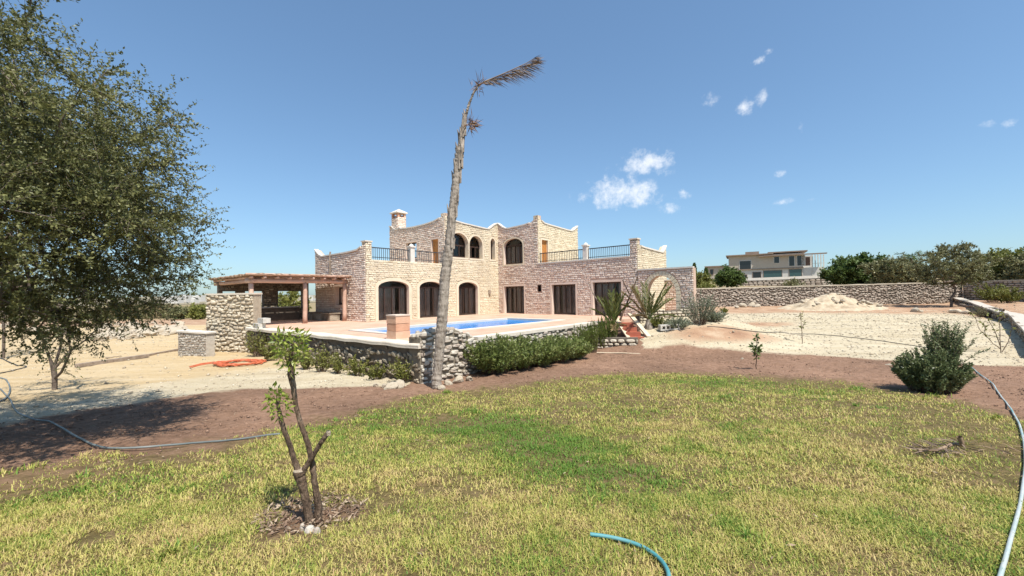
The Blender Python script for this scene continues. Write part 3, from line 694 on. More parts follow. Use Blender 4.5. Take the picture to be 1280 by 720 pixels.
# balcony railings with a white post in the middle
def railing(fr, u0, u1):
    mb = MB(); z0, z1 = 3.62, 4.22
    for zz, t in ((z1, .028), (z0+.05, .018)):
        mb.prism([(u0, zz-t), (u1, zz-t), (u1, zz+t), (u0, zz+t)], [], fr, -.13, -.18)
    u = u0+.03
    while u < u1:
        mb.prism([(u-.011, z0-.1), (u+.011, z0-.1), (u+.011, z1), (u-.011, z1)], [], fr, -.145, -.167); u += .135
    return fixn(mb.build('railing', M['rail'], villa))
def wpost(fr, u, zt=4.42):
    mb = MB(); p = fr(u, 0, -.17); d = fr(1, 0, 0)-fr(0, 0, 0); n_ = fr(0, 0, 1)-fr(0, 0, 0)
    mb.box(p+np.array([0, 0, (3.5+zt)/2]), (d, n_, (0, 0, 1)), (.15, .15, (zt-3.5)/2)); mb.box(p+np.array([0, 0, zt+.03]), (d, n_, (0, 0, 1)), (.2, .2, .04)); mb.lathe(p+np.array([0, 0, zt+.07]), [(.17, 0), (.12, .08), (.02, .16)], 8)
    return mb.build('rail_post', M['white'], villa)
railing(frA, -10.46, -7.85); wpost(frA, -7.68); railing(frA, -7.5, -5.2)
railing(frB, 3.85, 7.35); wpost(frB, 7.54); railing(frB, 7.72, 10.6)
# pillar caps at the outer corners, a waste pipe, a wall lamp
pc = MB(); pc.prism([(-10.9, 4.5), (-10.44, 4.5), (-10.44, 4.57), (-10.9, 4.57)], [], frA, .06, -.42); fixn(pc.build('pillar_cap', M['coping'], villa)); pc = MB(); pc.prism([(10.58, 4.5), (11.12, 4.5), (11.12, 4.57), (10.58, 4.57)], [], frB, .06, -.42); fixn(pc.build('pillar_cap', M['coping'], villa))
pp = MB(); pp.tube([frL(4.15, 2.4, .09), frL(4.15, 4.0, .09), frL(4.15, 4.25, .05)], .05, 8); pp.build('downpipe', M['wood'], villa)
lb = MB(); lb.prism([(-1.15, 1.45), (-.98, 1.45), (-.98, 1.75), (-1.15, 1.75)], [], frA, .14, .0); fixn(lb.build('wall_box', M['wood'], villa))

# ------------------------------------------------------------------ terrace, pool and retaining walls
KC = np.array([-2.64, 11.94]); KL = H(-16.25, -1.55)[:2]; KR = np.array([4.45, 20.5]); KR2 = H(-.9, 11.6)[:2]
_dl = (KC-KL)/np.linalg.norm(KC-KL); _nl = np.array([_dl[1], -_dl[0]]); _dr = (KR-KC)/np.linalg.norm(KR-KC); _nr = np.array([_dr[1], -_dr[0]])
out_poly = [KC-.2*_nl-.2*_nr, KR-.2*_nr, KR2, H(-.5, 14.0)[:2], H(4.5, 14.0)[:2], H(5.2, -6.6)[:2], H(-10.9, -9.0)[:2], H(-16.3, -9.0)[:2], KL-.2*_nl]
PO = onz(458.5, 414.2, 0)[:2]-dB*.7; pd, pn = dA, dB       # pool: left corner, long side along wing A
PL, PW = 9.25, 3.6
pool = [PO, PO+pn*PW, PO+pn*PW+pd*PL, PO+pd*PL]
tb = MB()
def flat(mb, outer, holes, z0, z1):
    mb.prism([tuple(p) for p in outer], [[tuple(p) for p in h] for h in holes], lambda u, z, o: np.array([u, z, z1 if o > .5 else z0]), 1, 0)
grow = lambda poly, g: [np.array(p) for p in [PO-pd*g-pn*g, PO+pn*(PW+g)-pd*g, PO+pn*(PW+g)+pd*(PL+g), PO+pd*(PL+g)-pn*g]]
flat(tb, out_poly, [grow(pool, .30)], -2.2, 0)
terr = struct(fixn(tb.build('terrace', M['paving'])))
pl = thing('swimming_pool', 'long rectangular blue swimming pool with pale coping set in the salmon terrace', 'swimming pool', (*((pool[0]+pool[2])/2), 0))
b = MB(); flat(b, grow(pool, .295), [pool], -.2, .035); fixn(b.build('pool_coping', M['poolcoping'], pl))
b = MB(); flat(b, grow(pool, .2), [grow(pool, .012)], -1.5, -.203); fixn(b.build('pool_basin', M['pooltile'], pl))
b = MB(); p_ = grow(pool, .1); b.add([(*p, -.07) for p in p_], [(0, 1, 2, 3)]); b.build('pool_water', M['water'], pl)

def dry_wall(name, label, P, Q, zb, zt, parent=None, cop=True, cat='wall', **kw):
    """rough stone wall from P to Q seen from its right-hand side; zb, zt functions of u"""
    d = np.array(Q)-np.array(P); l = np.linalg.norm(d); d = d/l; n_ = np.array([d[1], -d[0]])
    fr = frame(P, d, n_); th = kw.pop('thick', .35); gm = kw.pop('gap_mat', M['drygap']); sm = kw.pop('stone_mat', M['drystone'])
    both = kw.pop('both', False)
    K = 24; us = [l*k/K for k in range(K+1)]
    mb = MB(); mb.prism([(u, zb(u)-.5) for u in us]+[(u, zt(u)-.03) for u in us[::-1]], [], fr, -.03, -th)
    root = tag(fixn(mb.build(name, gm)), label, cat) if parent is None else fixn(mb.build(name, gm, parent))
    sb = MB(); stones(sb, fr, 0, l, lambda u: zb(u)-.25, zt, lambda u, z: False, rnd=True, base=-.06, **kw)
    if both: stones(sb, frame(np.array(Q)-n_*th, -d, -n_), 0, l, lambda u: zb(l-u)-.25, lambda u: zt(l-u), lambda u, z: False, rnd=True, base=-.04, **kw)
    # stones on top
    sb.build('stones', sm, root)
    return root, fr, l
# left part, shaded and weathered
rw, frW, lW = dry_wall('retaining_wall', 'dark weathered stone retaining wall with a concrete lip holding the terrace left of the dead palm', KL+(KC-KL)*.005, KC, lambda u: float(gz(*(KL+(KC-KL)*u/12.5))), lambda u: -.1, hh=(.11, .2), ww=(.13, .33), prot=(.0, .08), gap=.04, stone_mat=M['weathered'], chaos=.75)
cb = MB(); fW = frame(KL, (KC-KL)/np.linalg.norm(KC-KL), np.array([(KC-KL)[1], -(KC-KL)[0]])/np.linalg.norm(KC-KL))
lW = np.linalg.norm(KC-KL)
n = 8; prof = [(.09, -.12)]+[(.02+.07*math.cos(a), -.05+.07*math.sin(a)) for a in np.linspace(-.3, math.pi/2, 5)]+[(-.42, .012), (-.42, -.12)]
prof = [(p[0], min(p[1], .02)) for p in prof]
V = []; ks = 40
for k in range(ks+1):
    u = lW*k/ks
    for (o_, z) in prof: V.append(fW(u, z+.012*math.sin(k*1.3), o_+.008*math.sin(k*2.1)))
m = len(prof); F = [(k*m+i, (k+1)*m+i, (k+1)*m+i+1, k*m+i+1) for k in range(ks) for i in range(m-1)]+[tuple(range(m)), tuple(ks*m+i for i in range(m))[::-1]]
cb.add(V, F, .5); fixn(cb.build('coping', M['coping'], rw))
# right part, sunlit, with the raised end by the palm
lR = np.linalg.norm(KR-KC)
topR2 = itop([(0, .22), (.3, .34), (.9, .40), (1.35, .36), (1.9, .16), (2.35, -.06), (20, -.06)])
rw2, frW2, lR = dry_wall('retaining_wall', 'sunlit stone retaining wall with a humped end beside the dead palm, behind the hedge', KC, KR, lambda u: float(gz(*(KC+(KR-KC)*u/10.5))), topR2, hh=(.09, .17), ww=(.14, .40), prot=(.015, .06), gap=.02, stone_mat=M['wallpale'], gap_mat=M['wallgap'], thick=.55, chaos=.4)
mb = MB(); stones(mb, frame(KC-(KR-KC)/lR*.02+np.array([-.02, .35]), np.array([.05, -.35])/.3536, np.array([-1, -.1])/1.005), 0, .36, lambda u: -.1, lambda u: .25, lambda u, z: False, rnd=True, hh=(.14, .22), ww=(.2, .3), prot=(.02, .08))
# cap stones on the hump
d_ = (KR-KC)/lR; n_ = np.array([d_[1], -d_[0]])
for k in range(60):
    u = random.uniform(.05, 2.2); o_ = random.uniform(-.5, 0); z = topR2(u)
    c = np.array([*(KC+d_*u+n_*o_), z-.03]); s1, s2, s3 = random.uniform(.06, .14), random.uniform(.08, .14), random.uniform(.03, .07)
    mb.lathe(c, [(s1*.8, -.05), (s1, 0), (s1*.8, s3), (s1*.3, s3*1.25)], 7)
mb.build('cap_stones', M['wallpale'], rw2)
b = MB(); f2 = frame(KC, d_, n_); b.prism([(2.3, -.1), (lR, -.1), (lR, .015), (2.3, .015)], [], f2, .05, -.4); fixn(b.build('coping', M['coping'], rw2))
# terracotta block pillar on the pool edge
bp = onz(496, 424.5, 0); t = thing('block_pillar', 'short square pillar of stacked terracotta blocks on the terrace edge in front of the pool', 'pillar', bp)
for k in range(3):
    b = MB(); sc_ = .27-.008*(k % 2); b.box(bp+np.array([0, .2, .03+.245*k+.12]), ((*dA, 0), (*dB, 0), (0, 0, 1)), (sc_, sc_, .118)); b.build('block', M['terracotta'], t)
b = MB(); b.box(bp+np.array([0, .2, .78]), ((*dA, 0), (*dB, 0), (0, 0, 1)), (.285, .285, .02)); b.box(bp+np.array([0, .2, .012]), ((*dA, 0), (*dB, 0), (0, 0, 1)), (.29, .29, .018)); b.build('slab', M['plaster'], t)

# ------------------------------------------------------------------ pergola
pg = thing('pergola', 'log pergola with cane thatched roof against the left end of the villa', 'pergola', H(-13.5, -4.5, 0))
A0, A1, B0, B1 = -10.95, -15.95, -1.95, -7.95
def PB(p, q, r0, r1, name, m=M['log'], n=8):
    P = np.array(p, float); Q = np.array(q, float); k = 5; mb = MB()
    mb.tube([P+(Q-P)*i/k+np.array([random.uniform(-.015, .015) for _ in range(3)]) for i in range(k+1)], [r0+(r1-r0)*i/k for i in range(k+1)], n); return mb.build(name, m, pg, smooth=True)
ZB = 2.2
for a in (-11.12, -13.35, -15.95): PB(H(a, B0, -.02), H(a, B0, ZB), .12, .11, 'post')
for a in (-15.95, -13.3): PB(H(a, B1+.3, -.02), H(a, B1+.3, ZB), .12, .11, 'post')
for b_ in (B0, B1+.3):
    PB(H(A0, b_, ZB+.1), H(-13.4, b_, ZB+.1), .12, .1, 'beam'); PB(H(-13.2, b_, ZB+.1), H(A1-.25, b_, ZB+.1), .11, .12, 'beam')
PB(H(-15.95, B0+.2, ZB+.1), H(-15.95, B1-.1, ZB+.1), .12, .11, 'beam')
for k in range(9):
    a = A0-.3-k*.6; PB(H(a, B0+.42, ZB+.26), H(a+random.uniform(-.1, .1), B1-.15, ZB+.26), .07, .06, 'rafter')
for k in range(2): PB(H(A0+.02, B0+.32+.1*k, ZB+.40), H(A1-.35, B0+.34+.1*k, ZB+.40), .065, .055, 'edge_pole')
th = MB()
for k in range(90):
    b_ = B0+.36+(B1-.3-B0-.36)*k/89; j = random.uniform(-.1, .1)
    th.tube([H(A0-.02, b_, ZB+.36+random.uniform(-.01, .03)), H((A0+A1)/2, b_+random.uniform(-.04, .04), ZB+.38), H(A1-.4+j, b_, ZB+.35+random.uniform(-.02, .04))], .042, 5)
for k in range(260):   # loose cane ends
    a = random.uniform(A1-.35, A0-.2); b_ = random.choice([B0+.38, B1-.3]) if random.random() < .6 else random.uniform(B1, B0); an = random.uniform(-.5, .5)
    p = H(a, b_, ZB+.42); q = p+np.array([*(math.cos(an)*dA+math.sin(an)*dB), random.uniform(-.08, .09)])*random.uniform(.3, .8); th.tube([p, q], .012, 3)
th.build('thatch', M['cane'], pg)
# back wall with openings, left pillar
OPB = H(-10.95, -7.3)[:2]
fpb = frame(OPB, -dA, dB)
bops = [Op(.4, 1.9, .75, 1.85), Op(2.75, 3.75, .68, 1.85), Op(4.2, 4.9, .68, 1.85)]
for o in bops: o.sur = .02
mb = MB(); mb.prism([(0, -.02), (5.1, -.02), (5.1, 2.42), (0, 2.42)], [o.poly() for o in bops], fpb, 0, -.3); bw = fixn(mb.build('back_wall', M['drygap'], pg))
sb = MB(); stones(sb, fpb, 0, 5.1, lambda u: 0, lambda u: 2.42, lambda u, z: any(o.hit(u, z, .02) for o in bops), gap=.03); sb.build('stone_facing', M['weathered'], bw)  # dark stones and backing put the pergola's shade into the wall colour
b = MB(); b.prism([(2.7, .68), (3.8, .68), (3.8, .76), (2.7, .76)], [], fpb, .06, -.36); fixn(b.build('sill', M['white'], bw))
b = MB(); b.box(H(-11.4, -4.4, .22), ((*dA, 0), (*dB, 0), (0, 0, 1)), (.3, 1.8, .21)); b.box(H(-11.4, -4.4, .45), ((*dA, 0), (*dB, 0), (0, 0, 1)), (.34, 1.85, .03)); tag(b.build('masonry_bench', M['weathered']), 'low stone bench along the villa wall under the pergola', 'bench')  # pale bench coloured dark, standing in for the shade under the roof
kc = thing('added_dark_counter', 'added dark counter deepening the shade at the back of the pergola', 'counter', H(-13.2, -6.6, 0))  # invented counter, added dark so the pergola interior reads as deep shade
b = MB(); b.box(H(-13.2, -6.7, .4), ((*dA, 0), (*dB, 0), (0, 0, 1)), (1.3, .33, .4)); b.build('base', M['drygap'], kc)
b = MB(); b.box(H(-13.2, -6.68, .83), ((*dA, 0), (*dB, 0), (0, 0, 1)), (1.36, .38, .03)); b.build('worktop', M['conc'], kc)
# tall stone wall beside the pergola, facing the camera
PW0, PW1 = at(257.5, 400, 20.9)[:2], at(316.5, 400, 20.3)[:2]
sw, frS, lS = dry_wall('stone_wall', 'tall sunlit wall of rough pale stones left of the pergola', PW0, PW1, lambda u: -1.3, lambda u: 1.66+.02*math.sin(u*3), hh=(.11, .19), ww=(.15, .4), prot=(.02, .07), gap=.028, chaos=.45, stone_mat=M['tallstone'], gap_mat=M['weathered'], thick=.5)
b = MB(); b.prism([(-.04, 1.6), (lS+.04, 1.6), (lS+.04, 1.68), (-.04, 1.68)], [], frS, .04, -.53); fixn(b.build('coping', M['coping'], sw))
LW0, LW1 = at(222, 410, 19.6)[:2], at(257, 410, 19.2)[:2]
sw2, fr2_, l2_ = dry_wall('low_wall', 'low grey block wall with a flat pale top in front of the tall stone wall', LW0, LW1, lambda u: -1.3, lambda u: -.08-.05*u, hh=(.09, .14), ww=(.12, .25), prot=(.005, .03), gap=.02, thick=.45, gap_mat=M['drystone'], chaos=.3)
b = MB(); b.prism([(-.05, -.12), (l2_+.05, -.2), (l2_+.05, -.13), (-.05, -.04)], [], fr2_, .05, -.5); fixn(b.build('coping', M['white'], sw2))

# ------------------------------------------------------------------ vegetation tools
def nrm(v): return v/(np.linalg.norm(v, axis=-1, keepdims=True)+1e-9)
def leaves_mesh(c, d, ln, wd, rg, flat=None):
    """diamond leaves: centre base c, direction d, length, width (arrays)"""
    n = len(c); r = rg.normal(size=(n, 3))
    if flat is not None: r = r*(1-flat)+np.array([0, 0, 1.])*flat*2
    s = nrm(np.cross(d, r)); ln = np.broadcast_to(ln, n)[:, None]; wd = np.broadcast_to(wd, n)[:, None]
    nn = np.cross(s, d)
    V = np.stack([c, c+d*ln*.45+s*wd*.5+nn*ln*.05, c+d*ln, c+d*ln*.45-s*wd*.5+nn*ln*.05], 1).reshape(-1, 3)
    return V, np.arange(n*4).reshape(n, 4)
def tubes_mesh(paths, n=5):
    Vs = []; Fs = []; b = 0
    ref = np.array([.31, .17, .93])
    for P, r in paths:
        P = np.asarray(P); m = len(P)
        d = np.empty_like(P); d[1:-1] = P[2:]-P[:-2]; d[0] = P[1]-P[0]; d[-1] = P[-1]-P[-2]; d = nrm(d)
        x = nrm(np.cross(d, ref)); y = np.cross(d, x)
        a = 2*np.pi*np.arange(n)/n
        V = P[:, None]+np.asarray(r)[:, None, None]*(np.cos(a)[None, :, None]*x[:, None]+np.sin(a)[None, :, None]*y[:, None])
        Vs.append(V.reshape(-1, 3)); i = np.arange(m-1)[:, None]*n; k = np.arange(n)[None]
        Fs.append((np.stack([i+k, i+(k+1) % n, i+n+(k+1) % n, i+n+k], -1)+b).reshape(-1, 4)); b += m*n
    return np.concatenate(Vs), np.concatenate(Fs)
class Skel:
    def __init__(s, pts, rg):
        s.P = [np.array(p, float) for p in pts]; s.par = [-1]+list(range(len(pts)-1)); s.rg = rg
    def grow(s, A, seg=.4, wig=.12, back=.0, trunkstart=0):
        base = s.P[len(s.P)-1]; o = np.argsort(np.linalg.norm(A-base, axis=1))
        for i in o:
            a = A[i]; Q = np.array(s.P[trunkstart:]); dist = np.linalg.norm(Q-a, axis=1)
            # prefer to branch from nodes that lie nearer to the trunk
            cost = dist+back*np.linalg.norm(Q-base, axis=1)*0+.25*np.maximum(0, Q[:, 2]-a[2])
            j = int(np.argmin(cost))+trunkstart; p = s.P[j]; L_ = np.linalg.norm(a-p)
            if L_ < seg*.4: continue
            k = max(1, int(round(L_/seg))); side = s.rg.normal(size=3)*L_*wig; pj = j
            for q in range(1, k+1):
                t = q/k; pt = p+(a-p)*t+side*math.sin(math.pi*t)+s.rg.normal(size=3)*seg*.07*(q < k)
                s.P.append(pt); s.par.append(pj); pj = len(s.P)-1
    def radii(s, tip=.006, e=2.3, rmax=None):
        n = len(s.P); acc = np.zeros(n); ch = [[] for _ in range(n)]
        for i in range(n):
            if s.par[i] >= 0: ch[s.par[i]].append(i)
        for i in range(n-1, -1, -1):
            if not ch[i]: acc[i] = tip**e
            if s.par[i] >= 0: acc[s.par[i]] += acc[i]
        s.r = acc**(1/e); s.ch = ch
        if rmax: s.r = s.r*min(1, rmax/s.r[0])
        return s.r
    def paths(s):
        out = []; done = set()
        stack = [(0, -1)]
        while stack:
            st, pr = stack.pop(); pts = []; rr = []
            if pr >= 0: pts.append(s.P[pr]); rr.append(min(s.r[pr], s.r[st]*1.25))
            i = st
            while True:
                pts.append(s.P[i]); rr.append(s.r[i]); c = s.ch[i]
                if not c: break
                c = sorted(c, key=lambda q: -s.r[q])
                for q in c[1:]: stack.append((q, i))
                i = c[0]
            if len(pts) > 1: out.append((np.array(pts), np.array(rr)))
        return out
def in_blob(n, blobs, rg, shell=.0):
    """points in a union of ellipsoids ((centre),(radii),weight)"""
    w_ = np.array([b[2] if len(b) > 2 else np.prod(b[1]) for b in blobs], float); w_ /= w_.sum()
    k = rg.choice(len(blobs), n, p=w_); v = nrm(rg.normal(size=(n, 3))); r = (shell+(1-shell)*rg.random(n))**(1/2.2) if shell == 0 else (shell**2.5+(1-shell**2.5)*rg.random(n))**(1/2.5)
    c = np.array([b[0] for b in blobs])[k]; rad = np.array([b[1] for b in blobs])[k]
    return c+v*r[:, None]*rad
def tree(name, label, cat, base, trunk, blobs, n_att, leafm, barkm=None, seg=.4, tip=.006, rmax=None, twigs=8, twig_len=.5, leaf=(.05, .02), per=14, droop=.1, seed=1, group=None, tubes_n=5, shell=0., twig_mesh=True, wig=.12, arms=(), armr=None):
    rg = np.random.default_rng(seed)
    base = np.array(base, float); root = thing(name, label, cat, base, group)
    A = in_blob(n_att, blobs, rg, shell); A = A[A[:, 2] > .15]
    sk = Skel([base+np.array(p) for p in trunk], rg); nt0 = len(sk.P)
    for st_, ap in arms:
        pj = st_
        for p in ap: sk.P.append(np.array(p, float)); sk.par.append(pj); pj = len(sk.P)-1
    sk.grow(base+A, seg, wig, trunkstart=nt0 if arms else (max(1, len(trunk)-3) if len(trunk) > 3 else 0)); sk.radii(tip, rmax=rmax)
    if armr:
        k_ = nt0
        for st_, ap in arms:
            for q_ in range(len(ap)): sk.r[k_] = armr*(1-.12*q_); k_ += 1
        for q_ in range(nt0): sk.r[q_] = armr*1.9
    V, F = tubes_mesh([p for p in sk.paths() if p[1].max() > tip*.9], tubes_n)
    tr = obj('trunk', V, F, barkm or M['bark'], root, smooth=True)
    P = np.array(sk.P); r = sk.r; par = np.array(sk.par)
    thin = np.where((r < tip*3.2) & (par >= 0))[0]
    src = np.repeat(thin, twigs); n = len(src)
    f = rg.random(n)[:, None]; o = P[src]*(1-f)+P[par[src]]*f
    ctr = base+np.average([b[0] for b in blobs], axis=0)
    dd = nrm(nrm(P[src]-P[par[src]])*.7+nrm(o-ctr)*.4+rg.normal(size=(n, 3))*.75+np.array([0, 0, -droop]))
    ln = twig_len*(.5+rg.random(n))
    mid = o+dd*ln[:, None]*.5; end = mid+nrm(dd+rg.normal(size=(n, 3))*.35+np.array([0, 0, -droop*1.5]))*ln[:, None]*.5
    if twig_mesh:
        tw = tip*.45; s1 = nrm(np.cross(dd, rg.normal(size=(n, 3))))*tw
        TV = np.stack([o-s1, o+s1, mid+s1*.8, mid-s1*.8, end], 1).reshape(-1, 3); q = np.arange(n)[:, None]*5
        TF = np.concatenate([q+np.array([[0, 1, 2, 3]]), q+np.array([[3, 2, 4, 4]])]);
        TF3 = np.concatenate([q+np.array([[0, 1, 2]]), q+np.array([[0, 2, 3]]), q+np.array([[3, 2, 4]])])
        obj('twigs', TV, TF3, barkm or M['bark'], tr)
    t = rg.random((n, per)); a = np.where(t[..., None] < .5, o[:, None]*(1-2*t[..., None])+mid[:, None]*2*t[..., None], mid[:, None]*(2-2*t[..., None])+end[:, None]*(2*t[..., None]-1)).reshape(-1, 3)
    ld = nrm(np.repeat(dd, per, 0)*.6+rg.normal(size=(n*per, 3))*.8)
    sz = .6+.8*rg.random(n*per)
    LV, LF = leaves_mesh(a, ld, leaf[0]*sz, leaf[1]*sz, rg)
    tw_tone = np.repeat(rg.random(n), per)
    tone = np.clip(.5*tw_tone+.5*rg.random(n*per), 0, 1)
    obj('crown', LV, LF, leafm, root, attrs={'tone': ('FACE', tone)})
    return root

# ------------------------------------------------------------------ the big argan tree on the left
bx, by = -8.0, 5.3; bz = G(bx, by)
bl = [((-.2, 0, 4.5), (4.3, 4.2, 2.6)), ((1.7, .2, 3.8), (2.1, 3.0, 1.5)), ((1.0, -.4, 5.9), (2.2, 2.6, 1.5)), ((1.1, .6, 2.5), (2.2, 2.4, .75)), ((-1.5, 2, 5.2), (3., 3, 2.2)), ((.4, -2.0, 4.0), (2.2, 1.8, 1.7)), ((2.2, .5, 4.4), (1.35, 1.8, 1.3)), ((-.6, -.6, 2.9), (2.6, 2.2, .9))]
bl = [(tuple(np.array(c_)*.86), tuple(np.array(r_)*.86)) for c_, r_ in bl]+[((1.0, 1.6, 4.2), (1.5, 1.6, 1.3)), ((.6, 1.7, 2.6), (1.7, 1.6, .7)), ((.2, -2.6, 3.2), (1.8, 1.5, 1.1)), ((-.2, 1.4, 2.2), (2.0, 1.8, .7)), ((1.4, .3, 3.2), (1.8, 1.8, 1.2))]
tree('argan_tree', 'huge dark gnarled evergreen tree filling the left edge, its crown reaching above the villa', 'tree', (bx, by, bz), [(0, 0, -.2), (.05, 0, .6), (.2, .1, 1.3), (.3, .2, 1.9)], bl, 1250, M['argan'], seg=.33, tip=.0055, rmax=.36, twigs=11, twig_len=.54, leaf=(.042, .0195), per=36, droop=.12, seed=11, wig=.16)
# the small multi-stemmed tree under its edge
p = ong(68, 487); D = float((p-CAM)@FW)
ax_ = lambda L_, dy: [at(x, y, D+dy*k) for k, (x, y) in enumerate(L_, 1)]
tree('small_tree', 'small bare-stemmed tree with four thin trunks on the pale dirt at left', 'tree', p, [(0, 0, -.1), at(68, 473, D)-p, at(67, 461, D)-p], [((-.6, 0, 2.3), (.7, .7, .5)), ((.3, .3, 2.4), (.9, .9, .5)), ((1.2, 0, 2.1), (.8, .8, .35)), ((-.2, -.3, 2.9), (1.5, 1.2, .6))], 60, M['argan'], seg=.3, tip=.010, rmax=.11, twigs=6, twig_len=.45, leaf=(.05, .024), per=12, droop=.1, seed=5, armr=.034, wig=.06,
     arms=[(2, ax_([(63, 450), (58, 437), (53, 422), (50, 412)], -.08)), (2, ax_([(71, 449), (75, 436), (78, 420), (80, 406)], .05)), (2, ax_([(76, 452), (84, 442), (96, 433), (108, 424), (118, 414)], .1)), (1, ax_([(77, 465), (83, 452), (88, 440), (86, 426)], -.12))])
p = at(4, 440, 19); p[2] = G(p[0], p[1])
tree('roadside_tree', 'grey trunked tree at the far left edge behind the small bare-stemmed tree', 'tree', p, [(0, 0, -.1), (.02, 0, 1.0), (0, 0, 2.0), (-.1, 0, 2.6)], [((-.5, 0, 4.0), (2.6, 2.4, 1.5)), ((-1.5, 1, 3.4), (2, 2, 1.2))], 90, M['argan'], seg=.5, tip=.012, rmax=.22, twigs=5, twig_len=.6, leaf=(.08, .04), per=12, seed=6)

# ------------------------------------------------------------------ dead palm
pb = ong(546, 485); D = float((pb-CAM)@FW)
pts = [(545, 492, 8.5), (545.5, 480, 7.2), (549, 440, 7.0), (553, 395, 7.3), (556, 350, 7.2), (561, 310, 6.6), (565, 270, 6.6), (569, 235, 5.8), (573, 200, 5.2), (576, 178, 3.8), (578.5, 160, 3.2), (582, 145, 2.0), (587, 128, 1.5), (592, 116, 1.3), (598, 107, 1.2)]
palm = thing('dead_palm', 'tall leaning dead palm trunk topped by one dry frond, in front of the pool wall', 'dead palm', pb)
P = np.array([at(x, y, D) for x, y, r in pts]); rr = np.array([r for _, _, r in pts])*D/FPX*.86
# resample with knobbly radius
tt = np.linspace(0, len(P)-1, 320); PP = np.stack([np.interp(tt, range(len(P)), P[:, k]) for k in range(3)], -1); ring = (np.arange(320)*.31+np.cumsum(rng.normal(size=320)*.05)) % 1
r2 = np.interp(tt, range(len(P)), rr)*(1+.09*(ring-.5)+.07*(vnoise(np.arange(320)*.12, np.zeros(320), 15)-.5)*2+.02*rng.normal(size=320))
V, F = tubes_mesh([(PP, r2)], 14)
V = V+rng.normal(size=V.shape)*.006
obj('trunk', V, F, M['palmtrunk'], palm, smooth=True)
b = MB()
for k in range(44):    # old leaf bases that still stand off the trunk
    i = random.randint(110, 255); c = PP[i]; a = random.uniform(0, 6.28); o_ = np.array([math.cos(a), math.sin(a), 0]); q = c+o_*r2[i]*.9; L_ = random.uniform(.15, .4)
    b.tube([q-np.array([0, 0, L_]), q, q+o_*.05+np.array([0, 0, L_*.6])], [.035, .04, .008], 5)
b.build('leaf_base', M['palmtrunk'], palm)
fc = [(592, 116), (598, 107), (606, 102), (618, 97), (632, 91), (645, 85), (658, 79), (669, 72)]
FP = np.array([at(x, y, D+.02*i) for i, (x, y) in enumerate(fc)])
tt = np.linspace(0, len(FP)-1, 60); FQ = np.stack([np.interp(tt, range(len(FP)), FP[:, k]) for k in range(3)], -1)
V, F = tubes_mesh([(FQ, np.linspace(.028, .006, 60))], 6); fr_ = obj('frond', V, F, M['deadleaf'], palm, smooth=True)
c = []; d = []
for i in range(14, 60):
    ax_ = nrm(FQ[min(i+1, 59)]-FQ[i-1])
    for k in range(7):
        c.append(FQ[i]+rng.normal(size=3)*.01); d.append(nrm(ax_*.75+np.array([.10, rng.normal()*.18, -.62-.3*rng.random()])*(.9 if k < 5 else .35)))
c = np.array(c); d = np.array(d); lw = np.interp(np.repeat(np.arange(14, 60), 7), [14, 30, 50, 59], [.22, .55, .55, .2])*(.6+.6*rng.random(len(c)))
V, F = leaves_mesh(c, d, lw, .017, rng); obj('leaflets', V, F, M['deadleaf'], fr_)
for (x, y, n_, s) in ((588, 156, 110, .32), (598, 108, 50, .16)):
    c = []; d = []; o_ = at(x, y, D)
    for k in range(n_): c.append(o_+rng.normal(size=3)*.06); d.append(nrm(rng.normal(size=3)*.6+np.array([.55 if s > .18 else .1, 0, -.15 if s > .18 else .3])))
    V, F = leaves_mesh(np.array(c), np.array(d), .1+.3*rng.random(len(c)), .02, rng); obj('fibre', V, F, M['fibre'], palm)
b = MB(); b.tube([at(580, 168, D), at(577.5, 185, D-.1), at(576, 200, D-.12)], [.01, .05, .02], 6); b.build('leaf_base', M['palmtrunk'], palm)

# ------------------------------------------------------------------ pruned young tree in front
pb = ong(386, 655); D = float((pb-CAM)@FW)
yt = thing('pruned_young_tree', 'young pruned fruit tree with two leafy shoots in a bare soil ring on the lawn', 'young tree', pb)
def pathpx(L_, D): return np.array([at(x, y, D+(dz if False else 0)) for x, y, *_ in L_]), np.array([q[2] for q in L_])*D/FPX
stems = [[(388, 664, 6.0), (386, 645, 5.0), (380, 615, 4.7), (376, 598, 6.2), (374, 590, 7.2)],
         [(393, 661, 5.4), (395, 640, 4.7), (390, 610, 3.7), (387, 585, 3.6), (382, 560, 3.2), (370, 525, 2.8), (365, 505, 2.8), (362, 480, 3.6), (360, 470, 4.2), (360, 450, 3.4), (362, 430, 2)],
         [(372, 590, 4.2), (368, 575, 3.2), (360, 550, 2.9), (353, 530, 2.8), (349, 515, 2.6), (347, 500, 2)],
         [(379, 590, 3.6), (386, 578, 3.2), (396, 562, 2.9), (405, 548, 3), (410, 541, 3)]]
pa = []
for i, s in enumerate(stems):
    P, r = pathpx(s, D); 
    if i == 1: P = P+RT0*0+FW*.05
    t_ = np.linspace(0, len(P)-1, len(P)*5); pa.append((np.stack([np.interp(t_, range(len(P)), P[:, k]) for k in range(3)], -1)+rng.normal(size=(len(t_), 3))*.002, np.interp(t_, range(len(P)), r)*(1+.015*rng.normal(size=len(t_)))))
V, F = tubes_mesh(pa, 10); obj('trunk', V, F, M['barkbrown'], yt, smooth=True)
for (x, y, r) in ((374, 588, 6.9), (410.5, 540.5, 2.8)):
    b = MB(); c = at(x, y, D); b.lathe(c, [(r*D/FPX*1.0, -.025), (r*D/FPX*1.02, 0), (r*D/FPX*.8, .012)], 10); b.build('cut_end', M['cutwood'], yt)
c = []; d = []; ts = []
